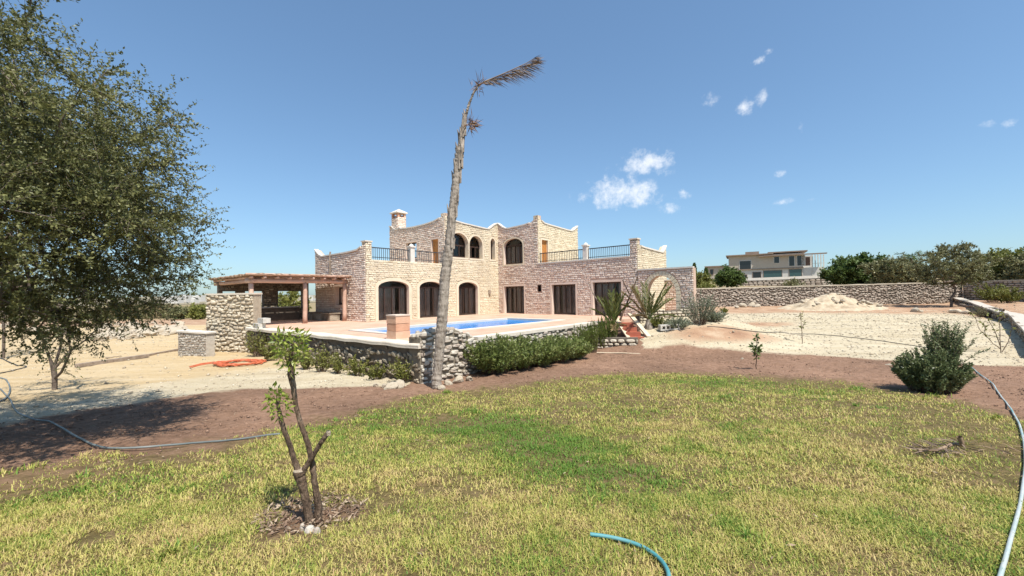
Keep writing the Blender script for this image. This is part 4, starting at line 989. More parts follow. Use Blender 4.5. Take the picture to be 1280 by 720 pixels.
for (x, y, rx, ry, n_) in ((362, 435, 21, 24, 190), (350, 425, 12, 12, 60), (372, 425, 12, 14, 70), (349, 505, 14, 20, 130), (345, 492, 10, 10, 45), (414, 538, 6, 6, 10), (365, 460, 8, 10, 20)):
    for k in range(n_):
        a = rng.random()*6.28; q = rng.random()**.6
        o_ = at(x+rx*q*math.cos(a), y+ry*q*math.sin(a), D+rng.normal()*.06); st = at(x, y+ry*.6, D)
        c.append(o_); d.append(nrm((o_-st)/(np.linalg.norm(o_-st)+1e-6)*.6+rng.normal(size=3)*.5+np.array([0, 0, -.35]))); ts.append(rng.random())
V, F = leaves_mesh(np.array(c), np.array(d), .035+.04*rng.random(len(c)), .013+.01*rng.random(len(c)), rng, .2); obj('leaves', V, F, M['citrus'], yt, attrs={'tone': ('FACE', ts)})
b = MB()
for (x, y, s) in ((387, 664, .042), (396, 666, .03), (378, 661, .022)):
    q = ong(x, y); b.lathe(q, [(s*.9, -.03), (s, .01), (s*.7, .035), (s*.25, .045)], 8)
t = b.build('stone', M['drystone']); tag(t, 'few pale stones at the foot of the pruned young tree', 'stones')
YT = pb

# ------------------------------------------------------------------ shrubs
def shrub(name, label, cat, base, rx, ry, h, n_stems, leafm, leaf=(.1, .025), per=40, up=.5, seed=0, group=None, barkm=None, lean=0., stem_r=.008, spread=1., zc=.55):
    rg = np.random.default_rng(seed); base = np.array(base, float); root = thing(name, label, cat, base, group)
    pa = []; c = []; d = []; tn = []
    for k in range(n_stems):
        a = rg.random()*6.283; q = rg.random()**.5; hh = h*(.55+.45*rg.random())*(1-.35*q**2)
        tip = np.array([math.cos(a)*q*rx+lean*hh, math.sin(a)*q*ry, hh]); b0 = np.array([tip[0]*.25*spread, tip[1]*.25*spread, -.03])
        m1 = b0+(tip-b0)*np.array([.35, .35, .5]); 
        tt = np.linspace(0, 1, 6)[:, None]; P = (1-tt)**2*b0+2*tt*(1-tt)*m1+tt**2*tip+rg.normal(size=(6, 3))*.012; P = P+base
        pa.append((P, np.linspace(stem_r, stem_r*.35, 6)))
        t = (.25 if up < .8 else .08)+(.75 if up < .8 else .92)*rg.random(per); i = np.clip((t*5).astype(int), 0, 4); f = (t*5-i)[:, None]
        pt = P[i]*(1-f)+P[i+1]*f; ax_ = nrm(P[i+1]-P[i])
        c.append(pt); d.append(nrm(ax_*up+rg.normal(size=(per, 3))*(1-up)*.9+np.array([0, 0, .1]))); tn.append(np.clip(.5*rg.random()+.5*rg.random(per), 0, 1))
    V, F = tubes_mesh(pa, 4); obj('stems', V, F, barkm or M['barkbrown'], root)
    c = np.concatenate(c); d = np.concatenate(d); sz = .6+.7*rg.random(len(c))
    V, F = leaves_mesh(c, d, leaf[0]*sz, leaf[1]*sz, rg); obj('foliage', V, F, leafm, root, attrs={'tone': ('FACE', np.concatenate(tn))})
    return root
# hedge along the sunlit wall
HG = 'oleander bushes planted along the sunlit pool wall'
hed = [(.205, 1.35, 1.0, 'big oleander bush at the near end of the hedge, next to the bare wall stones'), (.305, 1.25, .95, 'oleander bush second from the dead palm in the hedge'), (.41, 1.2, .95, 'middle oleander bush of the hedge with pale leaf tips'), (.52, 1.15, .95, 'oleander bush just left of the upright spiky shrubs'), (.62, 1.0, .85, 'smaller oleander bush merging into the upright spiky shrubs')]
for k, (f, h, r, lb_) in enumerate(hed):
    q = KC+(KR-KC)*f+n_*0+np.array([d_[1], -d_[0]])*.75
    shrub('oleander_bush', lb_, 'shrub', (*q, G(*q)), r*1.05, r*.85, h*.97, 130, M['oleander'], (.12, .032), 80, .45, 100+k, HG)
for k, (f, h, r, lb_) in enumerate([(.70, 1.15, .55, 'first upright spiky shrub right after the oleanders'), (.79, 1.2, .55, 'middle one of the upright spiky shrubs in the hedge'), (.88, 1.25, .6, 'tallest upright spiky shrub at the far end of the hedge'), (.955, 1.2, .5, 'last upright spiky shrub of the hedge, beside the plank ramp')]):
    q = KC+(KR-KC)*f+np.array([d_[1], -d_[0]])*.62
    shrub('upright_shrub', lb_, 'shrub', (*q, G(*q)), r*.9, r*.7, h*1.22, 90, M['upright'], (.085, .015), 85, .85, 120+k, 'upright shrubs at the end of the hedge', spread=2.6)
# weedy plants against the shaded wall
for k, (x, y, h, r, n__, lb_) in enumerate([(322, 447, 1.5, .75, 46, 'loose leggy bush where the pergola wall meets the dark retaining wall'), (338, 452, 1.0, .5, 30, 'low weedy bush behind the leaves of the pruned young tree'), (402, 466, 1.0, .5, 32, 'dark climbing plant on the middle of the shaded retaining wall'), (424, 468, .8, .4, 22, 'small dark plant right of the climbing plant on the shaded wall'), (362, 459, .9, .5, 30, 'weedy plant on the shaded wall right of the pruned young tree leaves'), (383, 463, .75, .45, 26, 'small weedy plant left of the dark climbing plant on the shaded wall'), (446, 471, .7, .5, 26, 'low trailing plant on the shaded wall below the left end of the block pillar'), (470, 475, .6, .45, 22, 'small trailing plant on the shaded wall directly below the block pillar'), (504, 479, .8, .45, 26, 'scrubby plant at the shaded wall foot left of the dead palm')]):
    q = ong(x, y-1); shrub('wall_plant', lb_, 'plant', q, r, .3, h, n__, M['mixleaf'], (.08, .035), 30, .3, 140+k, 'plants against the shaded retaining wall')
# bush on the right of the lawn
q = ong(1168, 490); 
shrub('round_bush', 'dense dark green bush with a leafy upper tuft at the right edge of the lawn', 'bush', q+np.array([-.06, 0, 0]), .72, .7, 1.08, 280, M['bushleaf'], (.066, .024), 130, .5, 160, spread=2.0)
# its upper tuft belongs to the same bush: grown as extra stems
rg = np.random.default_rng(161); pa = []; c = []; d = []
for k in range(110):
    tip = np.array([.30+rg.normal()*.24, rg.normal()*.2, 1.05+.6*rg.random()]); b0 = np.array([.12, 0, .3]); tt = np.linspace(0, 1, 6)[:, None]; P = q+b0+(tip-b0)*tt+rg.normal(size=(6, 3))*.02; pa.append((P, np.linspace(.009, .003, 6)))
    t = .35+.65*rg.random(70); i = np.clip((t*5).astype(int), 0, 4); f = (t*5-i)[:, None]; c.append(P[i]*(1-f)+P[i+1]*f); d.append(nrm(rg.normal(size=(70, 3))*.7+np.array([.1, 0, .5])))
root = [o for o in bpy.data.objects if o.name == 'round_bush'][0]
V, F = tubes_mesh(pa, 4); obj('stems', V, F, M['barkbrown'], root); c = np.concatenate(c); d = np.concatenate(d); V, F = leaves_mesh(c, d, .05+.03*rg.random(len(c)), .02, rg); obj('foliage', V, F, M['bushleaf'], root, attrs={'tone': ('FACE', rg.random(len(c)))})
# saplings
def sapling(name, label, px, stem, leavesn, leafm, sz):
    q = ong(*px); D = float((q-CAM)@FW); t = thing(name, label, 'sapling', q)
    pa = []; c = []; d = []
    for s in stem:
        P = np.array([at(x, y, D) for x, y in s]); tt = np.linspace(0, len(P)-1, len(P)*3); P = np.stack([np.interp(tt, range(len(P)), P[:, k]) for k in range(3)], -1); P = P+rng.normal(size=P.shape)*.008; pa.append((P, np.linspace(.016, .006, len(P))))
        for k in range(leavesn):
            i = int(len(P)*(.4+.6*rng.random())-1); c.append(P[i]+rng.normal(size=3)*.03); d.append(nrm(rng.normal(size=3)))
    V, F = tubes_mesh(pa, 5); obj('stem', V, F, M['barkbrown'], t)
    if leavesn: V, F = leaves_mesh(np.array(c), np.array(d), sz*(.7+.6*rng.random(len(c))), sz*.5, rng); obj('leaves', V, F, leafm, t, attrs={'tone': ('FACE', rng.random(len(c)))})
    return t
sapling('leafy_sapling', 'thin sapling with dark glossy leaves on the reddish soil strip', (946, 462), [[(946, 464), (945, 440), (946, 416)], [(945, 445), (941, 432)], [(945, 448), (951, 430)]], 22, M['dark'], .16)
sapling('thin_sapling', 'spindly nearly leafless sapling standing in the white gravel', (1003, 430), [[(1003, 432), (1002, 410), (1001, 398), (1004, 388)], [(1002, 412), (1007, 400)], [(1001.5, 400), (1000, 390)]], 14, M['mixleaf'], .10)
sapling('bare_shrub', 'bare branching shrub with few leaves on the gravel at right', (1251, 441), [[(1251, 442), (1250, 420), (1249, 398), (1250, 384)], [(1250, 436), (1236, 424), (1224, 412), (1219, 396)], [(1250, 432), (1244, 415), (1236, 400), (1233, 390)], [(1252, 440), (1262, 425), (1265, 410), (1264, 396)], [(1232, 421), (1231, 406)], [(1250, 423), (1240, 420), (1228, 418)], [(1249, 400), (1255, 392)], [(1219, 398), (1214, 392)]], 6, M['mixleaf'], .15)
# grey-green shrubs by the garden arch
for k, (x, y, r, h, lb_, m_) in enumerate([(875, 405, 1.0, 1.75, 'large grey-green rounded shrub right of the garden arch', 'lavender'), (846, 411, .7, .62, 'low grey-green mound of a shrub between the young palm and the big grey-green shrub', 'lavender'), (824, 409, .6, .55, 'small weedy green clump beside the hollow concrete block', 'mixleaf'), (893, 402, .7, .6, 'low grey-green shrub at the right foot of the big grey-green shrub', 'lavender'), (905, 392, .4, .55, 'tiny green weed by the white gravel beyond the grey-green shrubs', 'mixleaf')]):
    q = ong(x, y); shrub('rounded_shrub', lb_, 'shrub', q, r, r*.8, h, int(60*r+20), M[m_], (.075, .02), 70, .5, 170+k, 'shrubs beside the garden arch')
# young palms
def young_palm(px, label, fr_list, seed, trunk_h=.5):
    rg = np.random.default_rng(seed); q = ong(*px); t = thing('young_palm', label, 'palm', q, 'young palms by the garden arch')
    V, F = tubes_mesh([(np.array([q+np.array([0, 0, z]) for z in (-.1, .1, trunk_h*.6, trunk_h)]), np.array([.16, .18, .15, .1]))], 9); obj('trunk', V, F, M['palmtrunk'], t, smooth=True)
    for (az, el, ln, dry, sag) in fr_list:
        d0 = np.array([math.cos(az)*math.cos(el), math.sin(az)*math.cos(el), math.sin(el)]); m = 16; P = [q+np.array([0, 0, trunk_h*.9])]; dd = d0.copy()
        for k in range(m): P.append(P[-1]+dd*ln/m); dd = nrm(dd+np.array([0, 0, -sag/m]))
        P = np.array(P); V, F = tubes_mesh([(P, np.linspace(.022, .006, m+1))], 5); f = obj('frond', V, F, M['drypalm' if dry else 'palmleaf'], t)
        c = []; d = []
        for k in range(4, m+1):
            ax_ = nrm(P[k]-P[k-1]); s = nrm(np.cross(ax_, np.array([0, 0, 1.])))
            for sg in (-1, 1):
                for j in range(5): c.append(P[k-1]+(P[k]-P[k-1])*(j/5)); d.append(nrm(ax_*.8+s*sg*.55+np.array([0, 0, .15])+rg.normal(size=3)*.08))
        c = np.array(c); d = np.array(d); V, F = leaves_mesh(c, d, .3*ln*(.6+.4*rg.random(len(c)))*.85, .034, rg); obj('leaflets', V, F, M['drypalm' if dry else 'palmleaf'], f, attrs={'tone': ('FACE', rg.random(len(c)))})
    return t
fl = [(a, e, l, dr, s) for a, e, l, dr, s in [(0.3, 1.25, 1.5, 0, .5), (1.4, 1.35, 1.6, 0, .4), (2.6, 1.2, 1.4, 0, .6), (3.9, 1.2, 1.4, 0, .6), (5.1, 1.3, 1.5, 0, .4), (5.9, 1.1, 1.3, 0, .7), (3.2, .95, 1.2, 0, .8), (.9, .9, 1.2, 0, .8), (2.9, .35, 1.1, 1, .9), (0.1, .2, 1.0, 1, .9), (4.5, .3, 1.0, 1, 1.0)]]
young_palm((766, 424), 'stout green young palm standing left of the plank ramp', fl, 31, .75)
fl2 = [(3.0, 1.0, 1.7, 1, .5), (2.7, .8, 1.5, 1, .7), (3.4, 1.15, 1.8, 1, .4), (1.5, 1.25, 1.9, 0, .3), (.2, 1.05, 1.9, 0, .4), (.5, .8, 1.8, 0, .6), (6.0, 1.2, 1.8, 0, .4), (4.6, 1.1, 1.5, 0, .5), (2.2, 1.2, 1.7, 0, .4), (.1, .5, 1.3, 0, .8), (3.8, .6, 1.2, 1, .9)]
young_palm((811, 411), 'yellowing young palm in front of the garden arch', fl2, 32, .45)

# ------------------------------------------------------------------ garden works by the arch
a_, b_ = ong(743, 436), ong(798, 431)
dry_wall('low_stone_wall', 'knee-high dry stone wall at the foot of the young palm and the plank ramp', a_[:2], b_[:2], lambda u: G(*(a_[:2]+(b_[:2]-a_[:2])*u/max(.1, np.linalg.norm(b_-a_)))), lambda u: float(a_[2])+.52, hh=(.12, .18), ww=(.25, .5), prot=(.03, .1), gap=.03, stone_mat=M['limestone'], thick=.5)
a2_, b2_ = ong(800, 405), ong(864, 396)
dry_wall('garden_wall', 'pale low rubble wall behind the yellowing young palm under the garden arch', a2_[:2], b2_[:2], lambda u: float(a2_[2])-.1+(float(b2_[2])-float(a2_[2]))*u/4., lambda u: float(a2_[2])+.5+.1*math.sin(u*2)+.12*u, hh=(.1, .16), ww=(.2, .4), prot=(.02, .08), gap=.03, stone_mat=M['limestone'], thick=.45)
def plank(p, q, w_, h_, label, cat='plank', name='plank', m=M['plank']):
    b = MB(); b.beam(p, q, w_, h_); t = b.build(name, m); tag(t, label, cat); return t
l1, l2 = ong(787, 423), ong(811, 421); D1, D2 = float((l1-CAM)@FW), float((l2-CAM)@FW)
u1_, u2_ = at(768, 395, D1+1.1), at(786.5, 392, D2+1.1)
plank(l1, u1_, .26, .07, 'left one of two pale planks leaning up to the terrace over the red steps')
plank(l2, u2_, .24, .07, 'right one of two pale planks leaning up to the terrace over the red steps')
st = thing('brick_steps', 'flight of red tile steps between the two leaning pale planks', 'steps', (l1+l2)/2)
for k in range(4):
    f = .12+.2*k; c = (l1*(1-f)+u1_*f+l2*(1-f)+u2_*f)/2; dv = nrm((l2-l1)*np.array([1, 1, 0])); wd = np.linalg.norm(l2-l1)*.38; b = MB()
    b.box(c-np.array([0, 0, .22]), (dv, nrm(np.cross(np.array([0, 0, 1.]), dv)), (0, 0, 1)), (wd, .2, .14)); b.build('step', M['redtile'], st)
q = ong(838, 414); fh = frame(q[:2]-np.array([.45, 0]), (1, 0), (0, -1)); b = MB()
b.prism([(0, 0), (.9, 0), (.9, .26), (0, .26)], [[(.08+.2*k, .06), (.08+.2*k+.14, .06), (.08+.2*k+.14, .2), (.08+.2*k, .2)] for k in range(4)], lambda u, z, o: fh(u, z+q[2]+.02+u*.06, o), 0, -.35)
tag(fixn(b.build('hollow_block', M['conc'])), 'grey hollow concrete block with four holes lying on the gravel beside the young palm', 'block')
def stick(pts, r0, r1, name, label, cat, m=M['wood'], n=6):
    P = np.array(pts); tt = np.linspace(0, len(P)-1, len(P)*4); P = np.stack([np.interp(tt, range(len(P)), P[:, k]) for k in range(3)], -1)+rng.normal(size=(len(tt), 3))*r0*.25
    V, F = tubes_mesh([(P, np.linspace(r0, r1, len(P)))], n); return tag(obj(name, V, F, m, smooth=True), label, cat)
g = ong(775, 421); D = float((g-CAM)@FW)
stick([at(774, 404, D+.3), at(784, 378, D+.3), at(797, 346, D+.3)], .055, .03, 'dead_stalk', 'dark dead palm stalk leaning right between the two young palms', 'stalk', M['barkbrown'])
stick([at(787, 368, D+.3), at(778, 350, D+.3)], .035, .02, 'dead_stalk', 'short dark dead stalk crossing the right-leaning one', 'stalk', M['barkbrown'])
stick([at(758, 398, D+.3), at(749, 380, D+.3), at(741, 366, D+.3), at(736, 354, D+.3)], .035, .015, 'dead_stalk', 'pale dry palm stalk leaning left in front of the last patio door', 'stalk')
stick([ong(735, 415)+np.array([0, 0, .5]), ong(748, 416)+np.array([0, 0, .45]), ong(757, 412)+np.array([0, 0, .5])], .06, .04, 'dead_branch', 'bent pale branch lying at the end of the hedge', 'branch', M['wood'])
stick([ong(745, 442)+.03, ong(800, 443)+.03], .03, .02, 'dead_branch', 'thin pale stick lying on the soil below the knee-high stone wall', 'branch', M['plank'])

# ------------------------------------------------------------------ far right: walls, mound, neighbour, trees
FW0, FW1 = at(866, 380, 42.5)[:2], at(1204, 378, 42.5)[:2]; lF = np.linalg.norm(FW1-FW0)
ftop = lambda u: 1.66+.28*u/lF
fwall, frF, lF = dry_wall('field_wall', 'long dry stone boundary wall across the back of the white gravel field', FW0, FW1, lambda u: G(*(FW0+(FW1-FW0)*u/lF)), ftop, hh=(.10, .19), ww=(.15, .42), prot=(.02, .06), gap=.03, chaos=.8, stone_mat=M['farstone'], thick=.5)
b = MB(); us = np.linspace(0, lF, 30); b.prism([(u, ftop(u)-.05) for u in us]+[(u, ftop(u)+.06+.02*math.sin(u*2.3)) for u in us[::-1]], [], frF, .06, -.55); fixn(b.build('coping', M['limestone'], fwall))
FW2 = np.array([FW1[0]+.2, 33.5])
fw2, frF2, lF2 = dry_wall('side_boundary_wall', 'brown shaded boundary wall with a pale top running towards the camera at far right', FW1, FW2, lambda u: G(*(FW1+(FW2-FW1)*u/9.)), lambda u: 1.95, hh=(.18, .28), ww=(.3, .6), prot=(.02, .08), gap=.03, stone_mat=M['farstone'], thick=.4)
b = MB(); b.prism([(0, 1.9), (lF2, 1.9), (lF2, 2.03), (0, 2.03)], [], frF2, .06, -.45); fixn(b.build('coping', M['limestone'], fw2))
SW0, SW1 = at(922, 355, 74)[:2], at(1050, 352, 70)[:2]; lS2 = np.linalg.norm(SW1-SW0)
nw, frN, lS2 = dry_wall('neighbour_wall', 'brown garden wall with a whitewashed top below the flat-roofed neighbour house', SW0, SW1, lambda u: G(*(SW0+(SW1-SW0)*u/lS2))-.3, lambda u: 3.2+.25*u/lS2, hh=(.3, .4), ww=(.5, 1.), prot=(.02, .08), gap=.04, stone_mat=M['farstone'], thick=.4)
b = MB(); b.prism([(0, 3.15), (lS2, 3.4), (lS2, 3.85), (0, 3.6)], [], frN, .1, -.5); fixn(b.build('coping', M['white'], nw))
# low wall on the right edge, raised ground behind
lows = LOW
lw_root = None
for k in range(len(lows)-1):
    P, Q = np.array(lows[k]), np.array(lows[k+1]); l = np.linalg.norm(Q-P); d = (Q-P)/l; nn = np.array([d[1], -d[0]])
    gl = lambda u, P=P, d=d, nn=nn: G(*(P+d*u+nn*.35))
    tp_ = lambda u, P=P, d=d, nn=nn: G(*(P+d*u+nn*.35))+.55
    r_, f_, _ = dry_wall('edge_wall' if lw_root is None else 'wall_section', 'low pale-topped stone wall bordering the gravel field along the right edge', P, Q, gl, tp_, parent=lw_root, hh=(.12, .2), ww=(.2, .45), prot=(.02, .07), gap=.03, stone_mat=M['weathered'], thick=.5, chaos=.6)
    if lw_root is None: lw_root = r_
    b = MB(); us = np.linspace(0, l, 16); b.prism([(u, tp_(u)-.06) for u in us]+[(u, tp_(u)+.04) for u in us[::-1]], [], f_, .05, -.53); fixn(b.build('coping', M['drystone'], lw_root))
# rubble mound
mc = ong(1042, 388)+np.array([1.3, 0, 0]); V = []; n = 60
for j in range(n):
    for i in range(n):
        u, v = (i/(n-1)-.5)*2, (j/(n-1)-.5)*2; r = math.hypot(u*.95, v)
        V.append((mc[0]+u*4.9, mc[1]+1.8+v*3.0, G(mc[0]+u*4.9, mc[1]+1.8+v*3.0)-.08+1.45*max(0, 1-r)**1.15))
V = np.array(V); V[:, 2] += 1.0*(fbm(V[:, 0]*1.3, V[:, 1]*1.3, 41, 5)-.5)*np.clip((V[:, 2]-gz(V[:, 0], V[:, 1])+.1)*2, 0, 1)
ii = np.arange(n*n).reshape(n, n); F = np.stack([ii[:-1, :-1], ii[:-1, 1:], ii[1:, 1:], ii[1:, :-1]], -1).reshape(-1, 4)
tag(obj('rubble_mound', V, F, M['rubble']), 'wide heap of pale rubble and earth in front of the field wall', 'rubble heap')
# neighbour house
NL, NR = at(911, 340, 112)[:2], at(1004, 340, 104)[:2]; nl = np.linalg.norm(NR-NL); nd = (NR-NL)/nl; nn = np.array([nd[1], -nd[0]]); NO = NL
nf = frame(NO, nd, nn); zb_, zm, zt_ = 4.2, 7.0, 10.7
nh = thing('neighbour_house', 'modern beige flat-roofed two storey house on the rise beyond the field wall', 'house', (*NO, zb_))
def nprism(name, poly, m, d0, d1, parent=nh, holes=()):
    b = MB(); b.prism(poly, list(holes), nf, d0, d1); return fixn(b.build(name, m, parent))
rc = lambda a, b, c, d: [(a, c), (b, c), (b, d), (a, d)]
nprism('upper_wall', rc(0, nl, zm, zt_), M['neighwall'], 0, -9); nprism('lower_wall', rc(.4, nl, zb_-2, zm), M['neighwhite'], -.2, -9)
nprism('floor_band', rc(-.1, nl+.1, zm-.12, zm+.12), M['neighroof'], .12, 0)
nprism('roof', rc(-.6, nl*.62, zt_+.0, zt_+.28), M['neighroof'], .7, -9.5); nprism('roof', rc(nl*.42, nl+4.8, zt_-.55, zt_-.3), M['neighroof'], 1.0, -.1); nprism('roof', rc(nl*.55, nl+1, zt_+.3, zt_+.6), M['neighroof'], .3, -9)
nprism('roof_unit', rc(4.0, 7.2, zt_+.28, zt_+1.2), M['neighroof'], -3, -5)
nprism('side_wing', rc(-5.2, -.02, zb_-1, zt_-2.6), M['neighwall'], -1.5, -8); nprism('wing_roof', rc(-6, .0, zt_-2.6, zt_-2.3), M['neighroof'], -1, -8.5); 
for (a0, a1, c0, c1, m, fr__) in [(2.6, 5.2, 7.1, 9.3, 'darkglass', 1), (10.4, 11.5, 8.4, 10.0, 'darkglass', 1), (13.6, 14.7, 7.5, 10.0, 'darkglass', 1), (15.3, 16.4, 7.5, 10.0, 'darkglass', 1), (17.0, 18.1, 7.5, 10.0, 'darkglass', 1), (8.0, 12.0, 4.7, 6.5, 'teal', 1), (13.6, 19.0, 4.5, 6.6, 'teal', 1), (5.6, 7.4, 4.0, 6.2, 'darkglass', 1), (3.2, 4.2, 4.3, 5.6, 'darkglass', 1), (-4.6, -3.9, 6.0, 7.4, 'darkglass', 1)]:
    a1 = min(a1, nl-.3); off = -.2 if c0 < zm and a0 > 0 else (-1.5 if a0 < 0 else 0)
    f__ = nprism('window', rc(a0-.12, a1+.12, c0-.12, c1+.12), M['neighwhite'] if c0 >= zm else M['neighroof'], off+.08, off-.1, holes=[rc(a0, a1, c0, c1)])
    nprism('pane', rc(a0, a1, c0, c1), M[m], off+.03, off-.02, parent=f__)
nprism('terrace_wall', rc(nl+.05, nl+4.2, zb_-2, zm), M['neighwhite'], -.4, -8); nprism('end_wall', rc(nl+.02, nl+2.2, zm, zt_-.6), M['neighwhite'], -2, -8)
w__ = nprism('window', rc(nl+.7, nl+1.7, zm+.6, zt_-1), M['darkframe'], -1.95, -2.05)
for k in range(5): nprism('column', rc(nl+1.9+.6*k, nl+2.08+.6*k, zb_-.5, zt_-.55), M['neighwhite'], -.3-.25*k, -.55-.25*k)
nprism('balustrade', rc(nl+2.2, nl+4.5, zm+.9, zm+1.0), M['neighwhite'], -.3, -.4)
# trees beyond the walls
def simple_tree(name, label, px, d, w_px, top, leafm, seed, trunk_h=.35, n_att=70, leaf=(.16, .08), per=10, twigs=7, blobs=None, tip=.02, cat='tree', group=None, shell=.3, tl=.6):
    p = at(px, 360, d); gx = G(p[0], p[1]); zt = at(px, top, d)[2]; h = zt-gx; rw = w_px/2*d/FPX
    rg = np.random.default_rng(seed); 
    bl = [((0, 0, h*.54), (rw*.85, rw*.8, h*.42))]+[((rg.uniform(-.55, .55)*rw, rg.uniform(-.4, .4)*rw, h*rg.uniform(.3, .78)), (rw*.5, rw*.5, h*.2)) for k in range(5)]
    return tree(name, label, cat, (p[0], p[1], gx), [(0, 0, -.2), (.05, 0, h*.12), (.1, 0, h*.25)], blobs or bl, n_att, leafm, seg=.6, tip=tip, rmax=.3, twigs=twigs, twig_len=tl, leaf=(leaf[0]*1.25, leaf[1]*1.3), per=int(per*1.7), seed=seed, group=group, shell=shell, twig_mesh=False)
simple_tree('broad_tree', 'dense dark green rounded tree right of the neighbour house', 1072, 58, 74, 317, M['dark'], 51, n_att=230, leaf=(.24, .13), per=13, twigs=8, shell=.35, tl=.8)
simple_tree('grey_tree', 'grey-olive spreading tree between the dark rounded tree and the gnarled field tree', 1126, 52, 84, 322, M['olive'], 52, n_att=190, leaf=(.18, .09), per=11, twigs=7)
simple_tree('yellow_green_tree', 'yellow-green broad tree behind the gnarled field tree', 1246, 50, 92, 310, M['mixleaf'], 53, n_att=210, leaf=(.19, .1), per=11, twigs=7)
simple_tree('dry_tree', 'dull grey-brown tree at the far right edge above the shaded boundary wall', 1284, 46, 70, 314, M['olive'], 54, n_att=170, leaf=(.16, .08), per=11, twigs=7)
simple_tree('edge_tree', 'green tree just past the right edge of the view', 1345, 44, 80, 312, M['mixleaf'], 55, n_att=120, leaf=(.2, .1), per=9)
simple_tree('round_tree', 'small dark ball-shaped tree in front of the neighbour house', 910, 66, 38, 333, M['dark'], 58, n_att=120, leaf=(.2, .1), per=12, twigs=8, shell=.35)
simple_tree('pale_tree', 'small yellow-green tree just right of the garden arch wall', 876, 58, 26, 340, M['mixleaf'], 59, n_att=60, leaf=(.16, .08), per=10)
simple_tree('scrub_bush', 'low grey scrub on the bank between the two far walls', 990, 60, 24, 349, M['olive'], 60, n_att=34, leaf=(.16, .07), per=8, cat='bush')
simple_tree('scrub_bush', 'low green scrub left of the bank beside the ball-shaped tree', 884, 50, 26, 354, M['mixleaf'], 61, n_att=34, leaf=(.16, .07), per=8, cat='bush')
for k, (px, top, lb_) in enumerate([(868.5, 330, 'thin dark cypress right behind the garden arch wall'), (883, 336, 'shorter thin dark cypress right of the taller one')]):
    p = at(px, 360, 64); gx = G(p[0], p[1]); h = at(px, top, 64)[2]-gx; t = thing('cypress', lb_, 'cypress', (p[0], p[1], gx), 'cypresses beyond the wall')
    V, F = tubes_mesh([(np.array([(p[0], p[1], gx-.2), (p[0], p[1], gx+h*.9)]), np.array([.12, .03]))], 5); obj('trunk', V, F, M['bark'], t)
    n = 1500; z = rng.random(n); rad = .5*np.sqrt(np.clip(1-z, 0, 1))*np.minimum(1, z*6+.3)*rng.random(n)**.4; an = rng.random(n)*6.28; c = np.stack([p[0]+rad*np.cos(an), p[1]+rad*np.sin(an), gx+.3+z*(h-.3)], -1)
    V, F = leaves_mesh(c, nrm(np.stack([np.cos(an)*.4, np.sin(an)*.4, np.ones(n)], -1)+rng.normal(size=(n, 3))*.2), .3, .12, rng); obj('crown', V, F, M['dark'], t, attrs={'tone': ('FACE', rng.random(n))})
# the gnarled tree in the field
p = ong(1189, 384)
tree('gnarled_tree', 'gnarled multi-stemmed tree with a flat spreading crown in front of the field wall', 'tree', p, [(0, 0, -.1), (.05, 0, .4), (0, 0, .8)], [((0, 0, 3.5), (2.9, 2.6, 1.4)), ((-1.7, 0, 3.6), (1.6, 1.6, .9)), ((1.5, 0, 3.7), (1.9, 1.8, 1.1)), ((.5, 0, 5.1), (2.0, 1.5, .7)), ((-.9, .2, 4.9), (1.5, 1.2, .5)), ((1.2, 0, 2.4), (1.5, 1.2, .6))], 190, M['olive'], M['bark'], seg=.4, tip=.019, rmax=.34, twigs=7, twig_len=.45, leaf=(.13, .065), per=20, seed=62, shell=.3, wig=.2)
# far palm silhouette
p = at(1139, 360, 62); gx = G(p[0], p[1]); zt = at(1139, 322, 62)[2]; t = thing('far_palm', 'small dark palm crown showing above the grey-olive tree', 'palm', (p[0], p[1], gx))
V, F = tubes_mesh([(np.array([(p[0], p[1], gx-.1), (p[0]+.1, p[1], zt)]), np.array([.25, .18]))], 6); obj('trunk', V, F, M['bark'], t)
c = []; d = []
for k in range(18):
    az = k*2.4; el = .9-.09*k; dd = np.array([math.cos(az)*math.cos(el), math.sin(az)*math.cos(el), math.sin(el)]); P_ = np.array([p[0]+.1, p[1], zt])
    for j in range(10): P_ = P_+dd*.17; dd = nrm(dd+np.array([0, 0, -.1])); c += [P_]*4; d += [nrm(dd+rng.normal(size=3)*.6) for _ in range(4)]
V, F = leaves_mesh(np.array(c), np.array(d), .5, .06, rng); obj('fronds', V, F, M['dark'], t, attrs={'tone': ('FACE', rng.random(len(c)))})
# vines on the side wall and brush by the edge wall
for k, (px, d, w_, hh_, lb_) in enumerate([(1240, 37.5, 1.8, 1.9, 'leafy bush growing against the shaded side boundary wall'), (1262, 36.0, 1.4, 1.5, 'smaller leafy bush right of the one against the shaded side wall')]):
    q = at(px, 360, d); q[2] = G(q[0], q[1]); shrub('wall_bush', lb_, 'bush', q, w_, .8, hh_, 60, M['mixleaf'], (.14, .07), 50, .3, 300+k, 'bushes against the side wall')
q = ong(1236, 397); shrub('brush_pile', 'tangle of dry dark brush at the bend of the low pale-topped wall', 'brush', q+np.array([0, .2, 0]), 1.5, .6, .9, 70, M['olive'], (.1, .03), 12, .4, 310, barkm=M['barkbrown'], stem_r=.014)
stick([ong(1187, 391)+.12, ong(1212, 393)+.12], .17, .15, 'log', 'pale log lying on the ground below the gnarled tree', 'log', M['plank'], 8)
stick([ong(1200, 384)+.2, ong(1228, 390)+.35, ong(1250, 396)+.5, ong(1258, 398)+.5], .12, .06, 'log', 'long dark log lying along the low pale-topped wall', 'log', M['wood'], 8)

